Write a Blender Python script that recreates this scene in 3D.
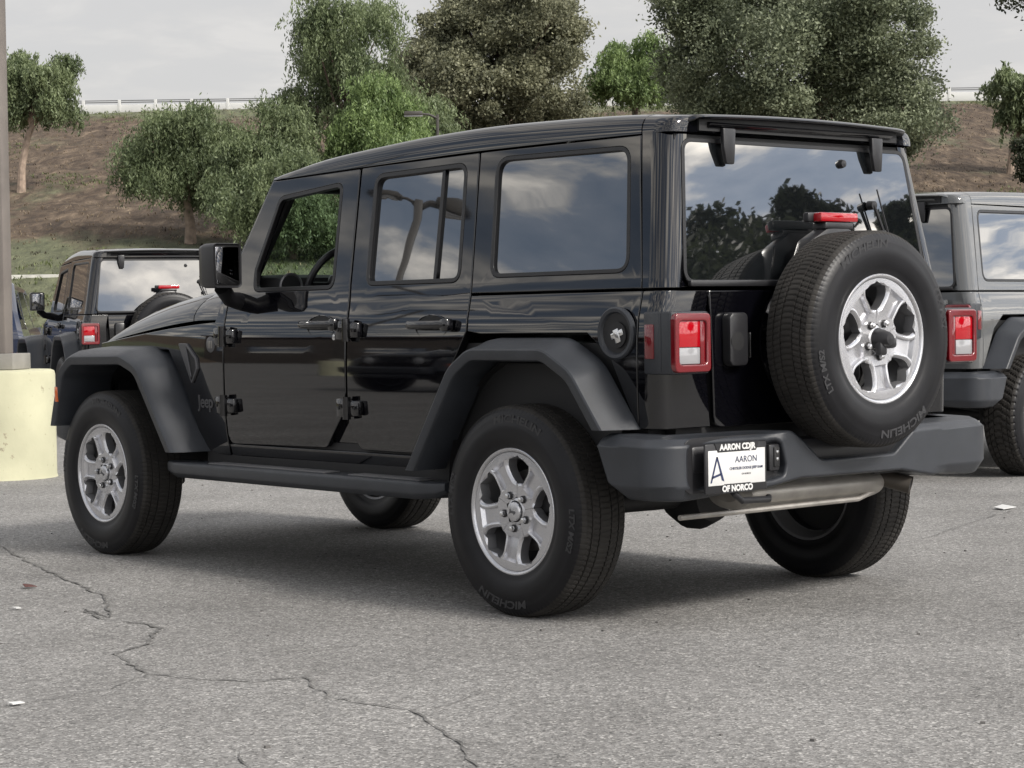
import bpy, bmesh, math, random
import numpy as np
from mathutils import Vector, Matrix, noise
from mathutils.geometry import tessellate_polygon
PI = math.pi
R = math.radians
rnd = random.Random(7)
for o in list(bpy.data.objects): bpy.data.objects.remove(o)
SC = bpy.context.scene
COL = SC.collection

# ------------------------------------------------------------------ camera
CX, CY, CZ = -5.841, 5.850, 1.095
YAW, PITCH, ROLL = -0.7034, -0.0316, -0.0150
cam_d = bpy.data.cameras.new('camera'); cam = bpy.data.objects.new('camera', cam_d); COL.objects.link(cam)
_f = Vector((math.cos(YAW)*math.cos(PITCH), math.sin(YAW)*math.cos(PITCH), math.sin(PITCH)))
_r = _f.cross(Vector((0, 0, 1))).normalized(); _u = _r.cross(_f)
_c, _s = math.cos(ROLL), math.sin(ROLL)
_R, _U = _c*_r+_s*_u, -_s*_r+_c*_u
cam.matrix_world = Matrix(((_R.x, _U.x, -_f.x, CX), (_R.y, _U.y, -_f.y, CY), (_R.z, _U.z, -_f.z, CZ), (0, 0, 0, 1)))
cam_d.sensor_width = 36; cam_d.lens = 36*2098/1024
cam_d.clip_start = .1; cam_d.clip_end = 3000
SC.camera = cam

# ------------------------------------------------------------------ world, sun, exposure
SUN_EL, SUN_AZ = 38, 188          # direction the sun stands in, degrees (azimuth from +x)
W = bpy.data.worlds.new('World'); SC.world = W; W.use_nodes = True
nt = W.node_tree; nt.nodes.clear()
def N(t, tree=None, **k):
    n = (tree or nt).nodes.new(t)
    for a, b in k.items(): setattr(n, a, b)
    return n
wo = N('ShaderNodeOutputWorld'); bg = N('ShaderNodeBackground'); bg.inputs[1].default_value = 0.10
sky = N('ShaderNodeTexSky', sky_type='NISHITA'); sky.sun_disc = False
sky.sun_elevation = R(SUN_EL); sky.sun_rotation = R(90-SUN_AZ); sky.dust_density = 3
tc = N('ShaderNodeTexCoord'); sx = N('ShaderNodeSeparateXYZ')
L = nt.links.new
L(tc.outputs['Generated'], sx.inputs[0])
def M_(op, a, b=None, c=None, tree=None):
    t = tree or nt
    n = t.nodes.new('ShaderNodeMath'); n.operation = op
    for i, v in enumerate((a, b, c)):
        if v is None: continue
        if isinstance(v, (int, float)): n.inputs[i].default_value = v
        else: t.links.new(v, n.inputs[i])
    return n.outputs[0]
zz = M_('ADD', M_('MAXIMUM', sx.outputs[2], 0.0), 0.13)
cx_ = M_('DIVIDE', sx.outputs[0], zz); cy_ = M_('DIVIDE', sx.outputs[1], zz)
cv = N('ShaderNodeCombineXYZ'); L(cx_, cv.inputs[0]); L(cy_, cv.inputs[1])
n1 = N('ShaderNodeTexNoise'); n1.inputs['Scale'].default_value = 3.6; n1.inputs['Detail'].default_value = 9; n1.inputs['Roughness'].default_value = .56; n1.inputs['Distortion'].default_value = .25
L(cv.outputs[0], n1.inputs['Vector'])
rp = N('ShaderNodeValToRGB'); L(n1.outputs[0], rp.inputs[0])
e = rp.color_ramp.elements
e[0].position = .34; e[0].color = (2.5, 3.1, 4.1, 1)
e[1].position = .64; e[1].color = (19, 17.6, 15.6, 1)
q = e.new(.46); q.color = (3.6, 4.1, 5.0, 1); q = e.new(.52); q.color = (7.4, 7.2, 7.0, 1)
# the cloud deck is an even bright haze towards the embankment (F) and broken on the other side
dF = M_('ADD', M_('MULTIPLY', sx.outputs[0], .762), M_('MULTIPLY', sx.outputs[1], -.647))
mr = N('ShaderNodeMapRange'); mr.interpolation_type = 'SMOOTHSTEP'
L(dF, mr.inputs[0]); mr.inputs[1].default_value = .25; mr.inputs[2].default_value = .85; mr.inputs[4].default_value = .95
# sunlit cloud edges towards the sun, darker cloud bases away from it
dB = M_('ADD', M_('MULTIPLY', sx.outputs[0], -.76), M_('MULTIPLY', sx.outputs[1], -.65))
mb = N('ShaderNodeMapRange'); mb.interpolation_type = 'SMOOTHSTEP'; L(dB, mb.inputs[0]); mb.inputs[1].default_value = -.2; mb.inputs[2].default_value = .8; mb.inputs[3].default_value = .72; mb.inputs[4].default_value = 1.8
br = N('ShaderNodeVectorMath', operation='SCALE'); L(rp.outputs[0], br.inputs[0]); L(mb.outputs[0], br.inputs['Scale'])
hz = N('ShaderNodeMix', data_type='RGBA'); L(mr.outputs[0], hz.inputs['Factor']); L(br.outputs[0], hz.inputs['A']); hz.inputs['B'].default_value = (4.85, 4.72, 4.62, 1)
mx = N('ShaderNodeMix', data_type='RGBA'); mx.inputs['Factor'].default_value = .90
L(sky.outputs[0], mx.inputs['A']); L(hz.outputs['Result'], mx.inputs['B'])
L(mx.outputs['Result'], bg.inputs[0]); L(bg.outputs[0], wo.inputs[0])
sd = bpy.data.lights.new('sun', 'SUN'); sd.energy = 2.6; sd.angle = R(11); sd.color = (1, .95, .88)
so = bpy.data.objects.new('sun', sd); COL.objects.link(so)
_d = Vector((math.cos(R(SUN_AZ))*math.cos(R(SUN_EL)), math.sin(R(SUN_AZ))*math.cos(R(SUN_EL)), math.sin(R(SUN_EL))))
so.rotation_euler = _d.to_track_quat('Z', 'Y').to_euler(); so.location = (0, 0, 30)
vs = SC.view_settings; vs.view_transform = 'Standard'; vs.look = 'None'; vs.gamma = 1; vs.exposure = 0.55
try: vs.use_curve_mapping = False
except Exception: pass

# ------------------------------------------------------------------ materials
MATS = {}
def mat(name, col, rough=.5, metal=0, ior=1.5, coat=0, spec=.5, noise_s=None, noise_a=.0, bump=0, bump_s=50, coord='Object', emit=None):
    if name in MATS: return MATS[name]
    m = bpy.data.materials.new(name); m.use_nodes = True; MATS[name] = m
    t = m.node_tree; b = t.nodes['Principled BSDF']
    b.inputs['Base Color'].default_value = (*col, 1); b.inputs['Roughness'].default_value = rough
    b.inputs['Metallic'].default_value = metal; b.inputs['IOR'].default_value = ior
    b.inputs['Coat Weight'].default_value = coat; b.inputs['Coat Roughness'].default_value = .02
    b.inputs['Specular IOR Level'].default_value = spec
    c = t.nodes.new('ShaderNodeTexCoord')
    if noise_s:
        n = t.nodes.new('ShaderNodeTexNoise'); n.inputs['Scale'].default_value = noise_s; n.inputs['Detail'].default_value = 6
        t.links.new(c.outputs[coord], n.inputs['Vector'])
        r = t.nodes.new('ShaderNodeValToRGB'); t.links.new(n.outputs[0], r.inputs[0])
        r.color_ramp.elements[0].position = .3; r.color_ramp.elements[1].position = .7
        r.color_ramp.elements[0].color = tuple(x*(1-noise_a) for x in col)+(1,)
        r.color_ramp.elements[1].color = tuple(min(1, x*(1+noise_a)) for x in col)+(1,)
        t.links.new(r.outputs[0], b.inputs['Base Color'])
    if bump:
        n = t.nodes.new('ShaderNodeTexNoise'); n.inputs['Scale'].default_value = bump_s; n.inputs['Detail'].default_value = 3
        t.links.new(c.outputs[coord], n.inputs['Vector'])
        bp = t.nodes.new('ShaderNodeBump'); bp.inputs['Strength'].default_value = bump; bp.inputs['Distance'].default_value = .002
        t.links.new(n.outputs[0], bp.inputs['Height']); t.links.new(bp.outputs[0], b.inputs['Normal'])
    if emit:
        b.inputs['Emission Color'].default_value = (*emit[0], 1); b.inputs['Emission Strength'].default_value = emit[1]
    return m
PAINT = mat('black_paint', (.002, .002, .0032), .035, ior=1.5, coat=.65, bump=.005, bump_s=3.0)
GREYPAINT = mat('grey_paint', (.085, .088, .09), .14, coat=.8)
BLUEPAINT = mat('blue_paint', (.006, .012, .035), .1, coat=1)
PLASTIC = mat('textured_plastic', (.030, .033, .039), .34, spec=.42, bump=.35, bump_s=900, noise_s=9, noise_a=.12)
PLASTIC2 = mat('satin_black_plastic', (.018, .018, .020), .32, bump=.1, bump_s=700)
DARK = mat('dark_trim', (.010, .010, .011), .6)
RUBBERSEAL = mat('rubber_seal', (.006, .006, .007), .38)
TYRE = mat('tyre_rubber', (.007, .007, .0085), .40, spec=.28, noise_s=14, noise_a=.25, bump=.12, bump_s=300)
TREAD = mat('dusty_tread', (.026, .024, .022), .75, spec=.3, noise_s=9, noise_a=.3)
LETTER = mat('tyre_lettering', (.022, .022, .024), .5)
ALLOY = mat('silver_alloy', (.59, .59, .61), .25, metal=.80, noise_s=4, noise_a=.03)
ALLOYD = mat('alloy_recess_shaded', (.30, .30, .31), .40, metal=.7)  # darker copy of the alloy, paints shade into the spoke walls
DISC = mat('brake_metal', (.22, .21, .20), .4, metal=.8, noise_s=20, noise_a=.3)
CHROME = mat('bright_metal', (.7, .7, .7), .15, metal=1)
STEEL = mat('exhaust_steel', (.36, .34, .31), .42, metal=.55, noise_s=12, noise_a=.2)
REDLENS = mat('red_lens', (.36, .002, .008), .08, coat=1)
REDDEEP = mat('red_lens_rim', (.14, .002, .006), .1, coat=1)
WHITELENS = mat('white_lens', (.29, .29, .30), .12, coat=1)
ORANGE = mat('amber_lens', (.7, .12, .01), .2, coat=1)
WHITE = mat('white_print', (.60, .60, .59), .4)
NAVY = mat('navy_print', (.02, .03, .08), .5)
BADGE = mat('grey_badge', (.10, .10, .105), .35, metal=.4)
SEAT = mat('seat_cloth', (.02, .02, .022), .8)
def glass_tint():
    m = bpy.data.materials.new('tinted_glass'); m.use_nodes = True; t = m.node_tree; b = t.nodes['Principled BSDF']
    b.inputs['Base Color'].default_value = (.006, .007, .008, 1); b.inputs['Roughness'].default_value = .015
    b.inputs['IOR'].default_value = 2.3
    b.inputs['Coat Weight'].default_value = 1; b.inputs['Coat IOR'].default_value = 1.9; b.inputs['Coat Roughness'].default_value = .0
    c = t.nodes.new('ShaderNodeTexCoord'); n = t.nodes.new('ShaderNodeTexNoise'); n.inputs['Scale'].default_value = 2.2
    t.links.new(c.outputs['Object'], n.inputs['Vector']); bp = t.nodes.new('ShaderNodeBump'); bp.inputs['Strength'].default_value = .02; bp.inputs['Distance'].default_value = .02
    t.links.new(n.outputs[0], bp.inputs['Height']); t.links.new(bp.outputs[0], b.inputs['Normal']); t.links.new(bp.outputs[0], b.inputs['Coat Normal'])
    return m
GLASS = glass_tint()
def glass_clear():
    m = bpy.data.materials.new('clear_glass'); m.use_nodes = True; t = m.node_tree; t.nodes.clear()
    o = t.nodes.new('ShaderNodeOutputMaterial'); g = t.nodes.new('ShaderNodeBsdfGlossy'); g.inputs['Roughness'].default_value = .01
    tr = t.nodes.new('ShaderNodeBsdfTransparent'); tr.inputs[0].default_value = (.80, .88, .84, 1)
    lw = t.nodes.new('ShaderNodeLayerWeight'); lw.inputs[0].default_value = .5; fo = M_('ADD', M_('MULTIPLY', M_('POWER', lw.outputs['Facing'], 4.0, tree=t), .85, tree=t), .05, tree=t); mx = t.nodes.new('ShaderNodeMixShader')
    t.links.new(fo, mx.inputs[0]); t.links.new(tr.outputs[0], mx.inputs[1]); t.links.new(g.outputs[0], mx.inputs[2]); t.links.new(mx.outputs[0], o.inputs[0])
    return m
CLEAR = glass_clear()

# ------------------------------------------------------------------ mesh helpers
def tag(o, label=None, cat=None, group=None, kind=None):
    for k, v in (('label', label), ('category', cat), ('group', group), ('kind', kind)):
        if v: o[k] = v
    return o
def empty(name, loc=(0, 0, 0), rz=0):
    o = bpy.data.objects.new(name, None); COL.objects.link(o); o.location = loc; o.rotation_euler = (0, 0, rz); o.empty_display_size = .3
    return o
def link(name, me, parent=None):
    o = bpy.data.objects.new(name, me); COL.objects.link(o)
    if parent: o.parent = parent
    return o
class MB:
    def __init__(s): s.v = []; s.f = []; s.m = []; s.mats = []; s.cur = 0; s.X = Matrix.Identity(4)
    def mat(s, m):
        if m not in s.mats: s.mats.append(m)
        s.cur = s.mats.index(m); return s
    def add(s, vs, fs):
        b = len(s.v)
        s.v += [tuple(s.X @ Vector(p)) for p in vs]
        for f in fs: s.f.append([b+i for i in f]); s.m.append(s.cur)
        return s
    def bm(s, b):
        b.verts.index_update()
        s.add([v.co[:] for v in b.verts], [[v.index for v in f.verts] for f in b.faces]); b.free(); return s
    def box(s, c, d, bev=.0, rot=None, seg=2):
        b = bmesh.new(); bmesh.ops.create_cube(b, size=1)
        bmesh.ops.scale(b, vec=d, verts=b.verts)
        if bev: bmesh.ops.bevel(b, geom=b.edges[:], offset=bev, segments=seg, affect='EDGES', profile=.5)
        if rot: bmesh.ops.rotate(b, matrix=rot, verts=b.verts)
        bmesh.ops.translate(b, vec=c, verts=b.verts)
        return s.bm(b)
    def prism(s, pts, axis, a, b_, bev=0, seg=2):
        """polygon extruded; axis 'y': pts (x,z) ; 'x': pts (y,z) ; 'z': pts (x,y)"""
        b = bmesh.new()
        def P(p, t): return {'y': (p[0], t, p[1]), 'x': (t, p[0], p[1]), 'z': (p[0], p[1], t)}[axis]
        A = [b.verts.new(P(p, a)) for p in pts]; B = [b.verts.new(P(p, b_)) for p in pts]
        n = len(pts); b.faces.new(A); b.faces.new(B[::-1])
        for i in range(n): b.faces.new([A[i], B[i], B[(i+1) % n], A[(i+1) % n]])
        bmesh.ops.recalc_face_normals(b, faces=b.faces)
        if bev: bmesh.ops.bevel(b, geom=b.edges[:], offset=bev, segments=seg, affect='EDGES', profile=.5)
        return s.bm(b)
    def tube(s, path, r, n=12, cap=True, flat=None):
        P = [Vector(p) for p in path]; rs = r if isinstance(r, (list, tuple)) else [r]*len(P)
        vs = []; up = None
        for i, p in enumerate(P):
            t = (P[min(i+1, len(P)-1)]-P[max(i-1, 0)]).normalized()
            if up is None:
                up = Vector((0, 0, 1)) if abs(t.z) < .9 else Vector((1, 0, 0))
            a = t.cross(up).normalized(); up2 = a.cross(t).normalized(); up = up2
            for k in range(n):
                th = 2*PI*k/n; vs.append(p+a*math.cos(th)*rs[i]+up2*math.sin(th)*rs[i]*(flat or 1))
        fs = []
        for i in range(len(P)-1):
            for k in range(n): fs.append([i*n+k, i*n+(k+1) % n, (i+1)*n+(k+1) % n, (i+1)*n+k][::-1])
        if cap: fs.append(list(range(n))); fs.append([(len(P)-1)*n+k for k in range(n)][::-1])
        return s.add(vs, fs)
    def lathe(s, prof, n=48, c=(0, 0, 0), axis='y', closed=False):
        """prof: (r, t) along the axis"""
        vs = []
        for r, t in prof:
            for k in range(n):
                th = 2*PI*k/n; a, b = r*math.cos(th), r*math.sin(th)
                q = {'y': (a, t, b), 'x': (t, a, b), 'z': (a, b, t)}[axis]
                vs.append((q[0]+c[0], q[1]+c[1], q[2]+c[2]))
        m = len(prof); fs = []
        for i in range(m-1 if not closed else m):
            j = (i+1) % m
            for k in range(n):
                fs.append([i*n+k, i*n+(k+1) % n, j*n+(k+1) % n, j*n+k])
        return s.add(vs, fs)
    def grid(s, rows, closed=False, flip=False):
        m, n = len(rows), len(rows[0]); vs = [p for r_ in rows for p in r_]; fs = []
        for i in range(m-1):
            for k in range(n if closed else n-1):
                q = [i*n+k, i*n+(k+1) % n, (i+1)*n+(k+1) % n, (i+1)*n+k]
                fs.append(q[::-1] if flip else q)
        return s.add(vs, fs)
    def mesh(s, name, angle=35, weld=None):
        me = bpy.data.meshes.new(name); me.from_pydata(s.v, [], s.f); me.update()
        for m in s.mats: me.materials.append(m)
        me.polygons.foreach_set('material_index', s.m)
        if weld:
            b = bmesh.new(); b.from_mesh(me); bmesh.ops.remove_doubles(b, verts=b.verts, dist=weld); b.to_mesh(me); b.free()
        me.shade_smooth()
        me.set_sharp_from_angle(angle=R(angle))
        return me
    def build(s, name, parent=None, angle=35, weld=None): return link(name, s.mesh(name, angle, weld), parent)

def rpoly(pts, seg=5):
    """closed polygon of (u,v[,r]) with filleted corners"""
    out = []; n = len(pts)
    for i in range(n):
        p = Vector(pts[i][:2]); r = pts[i][2] if len(pts[i]) > 2 else 0
        if r <= 0: out.append(tuple(p)); continue
        a = Vector(pts[i-1][:2]); b = Vector(pts[(i+1) % n][:2])
        da, db = (a-p), (b-p); la, lb = da.length, db.length; da.normalize(); db.normalize()
        ang = da.angle(db); t = min(r/max(math.tan(ang/2), .01), la*.48, lb*.48)
        A, B = p+da*t, p+db*t
        for k in range(seg+1):
            w = k/seg; out.append(tuple(A*(1-w)**2+p*2*w*(1-w)*1.0+B*w**2))
    return out
def area(p): return .5*sum(p[i-1][0]*p[i][1]-p[i][0]*p[i-1][1] for i in range(len(p)))
def inset(p, d):
    """move outline towards its inside by d"""
    n = len(p); s = 1 if area(p) > 0 else -1; out = []
    for i in range(n):
        a, b, c = Vector(p[i-1]), Vector(p[i]), Vector(p[(i+1) % n])
        e1 = (b-a); e2 = (c-b)
        if e1.length < 1e-7: e1 = e2
        if e2.length < 1e-7: e2 = e1
        n1 = Vector((-e1.y, e1.x)).normalized()*s; n2 = Vector((-e2.y, e2.x)).normalized()*s
        m = n1+n2
        if m.length < 1e-6: m = n1
        m.normalize(); k = 1/max(m.dot(n1), .4); out.append(tuple(b+m*d*k))
    return out
class Panels:
    """curved sheet panels with rounded edges and exact normals"""
    def __init__(s): s.v = []; s.n = []; s.f = []
    def add(s, outer, S, hint, holes=(), thick=.02, bev=.004, du=.07, dv=.07, back=True, lift=0):
        oo = inset(outer, bev); hh = [inset(h, -bev) for h in holes]
        pl = [[Vector((a, b, 0)) for a, b in q] for q in [oo]+hh]
        tri = tessellate_polygon(pl); allp = [p for q in pl for p in q]
        b = bmesh.new(); vv = [b.verts.new(p) for p in allp]
        for t in tri:
            if len(set(t)) < 3: continue
            try: b.faces.new([vv[i] for i in t])
            except ValueError: pass
        us = [p.x for p in allp]; vs_ = [p.y for p in allp]
        for ax, lo, hi, st in ((0, min(us), max(us), du), (1, min(vs_), max(vs_), dv)):
            if not st: continue
            k = lo+st*.5
            while k < hi:
                co = (k, 0, 0) if ax == 0 else (0, k, 0); no = (1, 0, 0) if ax == 0 else (0, 1, 0)
                bmesh.ops.bisect_plane(b, geom=b.verts[:]+b.edges[:]+b.faces[:], dist=1e-6, plane_co=co, plane_no=no)
                k += st
        bmesh.ops.remove_doubles(b, verts=b.verts, dist=1e-5)
        for v in [v for v in b.verts if not v.link_faces]: b.verts.remove(v)
        for f in b.faces:
            if f.normal.z < 0: f.normal_flip()
        b.normal_update()
        for f in b.faces:
            if f.normal.z < 0: f.normal_flip()
        b.verts.index_update(); b.verts.ensure_lookup_table()
        hint = Vector(hint); eps = 1e-4; cache = {}
        def raw(u, v):
            P = Vector(S(u, v)); return ((Vector(S(u+eps, v))-P)/eps).cross((Vector(S(u, v+eps))-P)/eps).normalized()
        best = max((raw(v.co.x, v.co.y).dot(hint) for v in list(b.verts)[::max(1, len(b.verts)//40)]), key=abs); gs = 1 if best > 0 else -1
        def SN(u, v):
            P = Vector(S(u, v)); Su = (Vector(S(u+eps, v))-P)/eps; Sv = (Vector(S(u, v+eps))-P)/eps
            n = Su.cross(Sv).normalized()*gs
            return P, n, Su, Sv, gs
        base = len(s.v); sg = 1
        for v in b.verts:
            P, n, Su, Sv, sg = SN(v.co.x, v.co.y); s.v.append(tuple(P+n*lift)); s.n.append(tuple(n))
        for f in b.faces:
            q = [base+v.index for v in f.verts]; s.f.append(q if sg > 0 else q[::-1])
        if back:
            bb = len(s.v)
            for v in b.verts:
                P, n, Su, Sv, _ = SN(v.co.x, v.co.y); s.v.append(tuple(P-n*(thick-lift))); s.n.append(tuple(-n))
            for f in b.faces:
                q = [bb+v.index for v in f.verts]; s.f.append(q[::-1] if sg > 0 else q)
        # boundary rings
        nxt = {}; bn = {}
        for ed in b.edges:
            if len(ed.link_faces) == 1:
                l = ed.link_loops[0]; a, c = l.vert, l.link_loop_next.vert
                d = (c.co-a.co)
                o2 = Vector((d.y, -d.x)).normalized() if d.length > 0 else Vector((0, 0))
                for w in (a, c): bn.setdefault(w.index, []).append(o2)
                nxt[a.index] = c.index
        rings = {}
        for i, lst in bn.items():
            m = Vector((0, 0))
            for k in lst: m += k
            if m.length < 1e-6: m = lst[0].copy()
            m.normalize(); kk = 1/max(.45, m.dot(lst[0]))
            co = b.verts[i].co
            ids = []
            for off, dep, wn in ((.70, .30, .55), (1, 1, 1)):
                u, v = co.x+m.x*bev*off*kk, co.y+m.y*bev*off*kk
                P, n, Su, Sv, sg = SN(u, v); T = (Su*m.x+Sv*m.y).normalized()
                s.v.append(tuple(P-n*(bev*dep-lift))); s.n.append(tuple((n*(1-wn)+T*wn).normalized())); ids.append(len(s.v)-1)
            s.v.append(tuple(P-n*(thick-lift))); s.n.append(tuple(T)); ids.append(len(s.v)-1)
            rings[i] = ids
        for a, c in nxt.items():
            A = [base+a]+rings[a]; C = [base+c]+rings[c]
            for k in range(3):
                q = [A[k], A[k+1], C[k+1], C[k]]
                s.f.append(q if sg > 0 else q[::-1])
        b.free(); return s
    def build(s, name, m, parent=None):
        me = bpy.data.meshes.new(name); me.from_pydata(s.v, [], s.f); me.update(); me.materials.append(m)
        me.shade_smooth(); me.normals_split_custom_set_from_vertices(s.n)
        return link(name, me, parent)
def text_mesh(txt, size, ext=.0015, bold=0.0, shear=0):
    cu = bpy.data.curves.new('t', 'FONT'); cu.body = txt; cu.size = size; cu.extrude = ext; cu.offset = bold; cu.shear = shear
    cu.align_x = 'CENTER'; cu.align_y = 'CENTER'; cu.resolution_u = 3
    o = bpy.data.objects.new('t', cu); COL.objects.link(o); dg = bpy.context.evaluated_depsgraph_get(); dg.update()
    me = bpy.data.meshes.new_from_object(o.evaluated_get(dg))
    vs = [v.co.copy() for v in me.vertices]; fs = [list(p.vertices) for p in me.polygons]
    bpy.data.objects.remove(o); bpy.data.curves.remove(cu); bpy.data.meshes.remove(me)
    return vs, fs
def interp(x, pts):
    xs = [p[0] for p in pts]; ys = [p[1] for p in pts]
    if x <= xs[0]: return ys[0]
    if x >= xs[-1]: return ys[-1]
    i = max(k for k in range(len(xs)) if xs[k] <= x); i = min(i, len(xs)-2)
    def sl(k):
        if k == 0: return (ys[1]-ys[0])/(xs[1]-xs[0])
        if k == len(xs)-1: return (ys[-1]-ys[-2])/(xs[-1]-xs[-2])
        return (ys[k+1]-ys[k-1])/(xs[k+1]-xs[k-1])
    h = xs[i+1]-xs[i]; t = (x-xs[i])/h; a, b = sl(i)*h, sl(i+1)*h
    return (2*t**3-3*t*t+1)*ys[i]+(t**3-2*t*t+t)*a+(-2*t**3+3*t*t)*ys[i+1]+(t**3-t*t)*b

# ------------------------------------------------------------------ site frame: F away from the camera spot, Rr to its right
FX, FY = .762, -.647; RX_, RY_ = -.647, -.762
def site(d, l, z=0): return Vector((CX+FX*d+RX_*l, CY+FY*d+RY_*l, z))
SITE_ROT = math.atan2(RY_, RX_)       # rotation whose local +x runs along Rr
def slope_z(d):
    return interp(d, [(-500, 0), (44, 0), (46, .15), (60, 2.7), (80, 6.3), (100, 10.0), (112, 12.2), (116, 12.62), (120, 12.65), (400, 12.65)]) if d > 44 else 0

# ================================================================== SETTING
def asphalt():
    m = bpy.data.materials.new('worn_asphalt'); m.use_nodes = True; t = m.node_tree; b = t.nodes['Principled BSDF']; l = t.links.new
    c = t.nodes.new('ShaderNodeTexCoord').outputs['Object']
    def no(s, d=4, rough=.6):
        n = t.nodes.new('ShaderNodeTexNoise'); n.inputs['Scale'].default_value = s; n.inputs['Detail'].default_value = d; n.inputs['Roughness'].default_value = rough; l(c, n.inputs['Vector']); return n.outputs[0]
    vo = t.nodes.new('ShaderNodeTexVoronoi'); vo.inputs['Scale'].default_value = 150; l(c, vo.inputs['Vector'])
    r = t.nodes.new('ShaderNodeValToRGB'); l(vo.outputs['Color'], r.inputs[0])
    e = r.color_ramp.elements; e[0].position = .05; e[0].color = (.062, .061, .059, 1); e[1].position = .98; e[1].color = (.56, .55, .53, 1)
    q = e.new(.35); q.color = (.182, .179, .174, 1); q = e.new(.72); q.color = (.258, .254, .247, 1)
    r2 = t.nodes.new('ShaderNodeValToRGB'); l(no(1.1, 6), r2.inputs[0]); e = r2.color_ramp.elements
    e[0].position = .34; e[0].color = (.80, .79, .78, 1); e[1].position = .62; e[1].color = (1.06, 1.05, 1.04, 1)
    mx = t.nodes.new('ShaderNodeMix'); mx.data_type = 'RGBA'; mx.blend_type = 'MULTIPLY'; mx.inputs['Factor'].default_value = 1
    l(r.outputs[0], mx.inputs['A']); l(r2.outputs[0], mx.inputs['B'])
    r3 = t.nodes.new('ShaderNodeValToRGB'); l(no(26, 3), r3.inputs[0]); e = r3.color_ramp.elements
    e[0].position = .3; e[0].color = (.72, .72, .72, 1); e[1].position = .62; e[1].color = (1.06, 1.06, 1.06, 1)
    m2 = t.nodes.new('ShaderNodeMix'); m2.data_type = 'RGBA'; m2.blend_type = 'MULTIPLY'; m2.inputs['Factor'].default_value = 1
    l(mx.outputs['Result'], m2.inputs['A']); l(r3.outputs[0], m2.inputs['B'])
    l(m2.outputs['Result'], b.inputs['Base Color']); b.inputs['Roughness'].default_value = .85
    bp = t.nodes.new('ShaderNodeBump'); bp.inputs['Strength'].default_value = .5; bp.inputs['Distance'].default_value = .003
    l(vo.outputs['Distance'], bp.inputs['Height']); l(bp.outputs[0], b.inputs['Normal'])
    return m
ASPH = asphalt()
g = MB().mat(ASPH); rows = []
for d in [-900, -60, -20, 0, 10, 20, 30, 44.6]:
    rows.append([site(d, l_) for l_ in (-900, -60, -20, 0, 20, 60, 900)])
g.grid(rows, flip=True); tag(g.build('asphalt_lot'), kind='structure')
def hill_mat():
    m = bpy.data.materials.new('dry_hillside'); m.use_nodes = True; t = m.node_tree; b = t.nodes['Principled BSDF']; l = t.links.new
    c0 = t.nodes.new('ShaderNodeTexCoord').outputs['Object']; sp = t.nodes.new('ShaderNodeSeparateXYZ'); l(c0, sp.inputs[0]); cb = t.nodes.new('ShaderNodeCombineXYZ')
    l(M_('ADD', M_('MULTIPLY', sp.outputs[0], RX_, tree=t), M_('MULTIPLY', sp.outputs[1], RY_, tree=t), tree=t), cb.inputs[0])
    l(M_('MULTIPLY', M_('ADD', M_('MULTIPLY', sp.outputs[0], FX, tree=t), M_('MULTIPLY', sp.outputs[1], FY, tree=t), tree=t), .33, tree=t), cb.inputs[1]); c = cb.outputs[0]
    def no(s, d=5, dist=0):
        n = t.nodes.new('ShaderNodeTexNoise'); n.inputs['Scale'].default_value = s; n.inputs['Detail'].default_value = d; n.inputs['Roughness'].default_value = .65; n.inputs['Distortion'].default_value = dist; l(c, n.inputs['Vector']); return n.outputs[0]
    def ramp(i, els):
        r = t.nodes.new('ShaderNodeValToRGB'); l(i, r.inputs[0]); e = r.color_ramp.elements
        e[0].position, e[0].color = els[0][0], (*els[0][1], 1); e[1].position, e[1].color = els[-1][0], (*els[-1][1], 1)
        for p, k in els[1:-1]: q = e.new(p); q.color = (*k, 1)
        return r.outputs[0]
    dirt = ramp(no(1.7, 12, .8), [(.30, (.028, .018, .011)), (.45, (.068, .045, .028)), (.58, (.115, .082, .054)), (.74, (.27, .20, .135))])
    grass = ramp(no(2.5, 8), [(.3, (.05, .058, .032)), (.7, (.17, .185, .10))])
    at_ = t.nodes.new('ShaderNodeAttribute'); at_.attribute_name = 'green'
    s_ = M_('ADD', M_('MULTIPLY', no(.35, 6), 1.0, tree=t), M_('MULTIPLY', at_.outputs['Fac'], .55, tree=t), tree=t)
    f = ramp(s_, [(.57, (0, 0, 0)), (.76, (.9, .9, .9))])
    mx = t.nodes.new('ShaderNodeMix'); mx.data_type = 'RGBA'; l(f, mx.inputs['Factor']); l(dirt, mx.inputs['A']); l(grass, mx.inputs['B'])
    l(mx.outputs['Result'], b.inputs['Base Color']); b.inputs['Roughness'].default_value = .95
    bp = t.nodes.new('ShaderNodeBump'); bp.inputs['Strength'].default_value = .9; bp.inputs['Distance'].default_value = .25
    l(no(3, 6), bp.inputs['Height']); l(bp.outputs[0], b.inputs['Normal'])
    return m
g = MB().mat(hill_mat()); rows = []; green = []
ds = [44.6+i*.9 for i in range(80)]+[117, 118, 122, 160, 800]
ls = [-900, -300, -120]+[-60+i*1.0 for i in range(121)]+[120, 300, 900]
for d in ds:
    row = []
    for l_ in ls:
        a = 0 if d > 114 or d < 45 else 1
        z = slope_z(d)+a*(.30*noise.noise((d*.11, l_*.11, 3))+.10*noise.noise((d*.7, l_*.7, 8)))
        row.append(site(d, l_, z-(.02 if d < 45 else 0)))
        gr = max(0, 1-abs(d-57)/11)*1.0 + max(0, (d-107)/8) + .25*noise.noise((d*.08, l_*.05, 1))
        green.append(min(1.2, max(0, gr)))
    rows.append(row)
g.grid(rows, flip=True); o = g.build('hillside', angle=80); tag(o, kind='structure')
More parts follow.
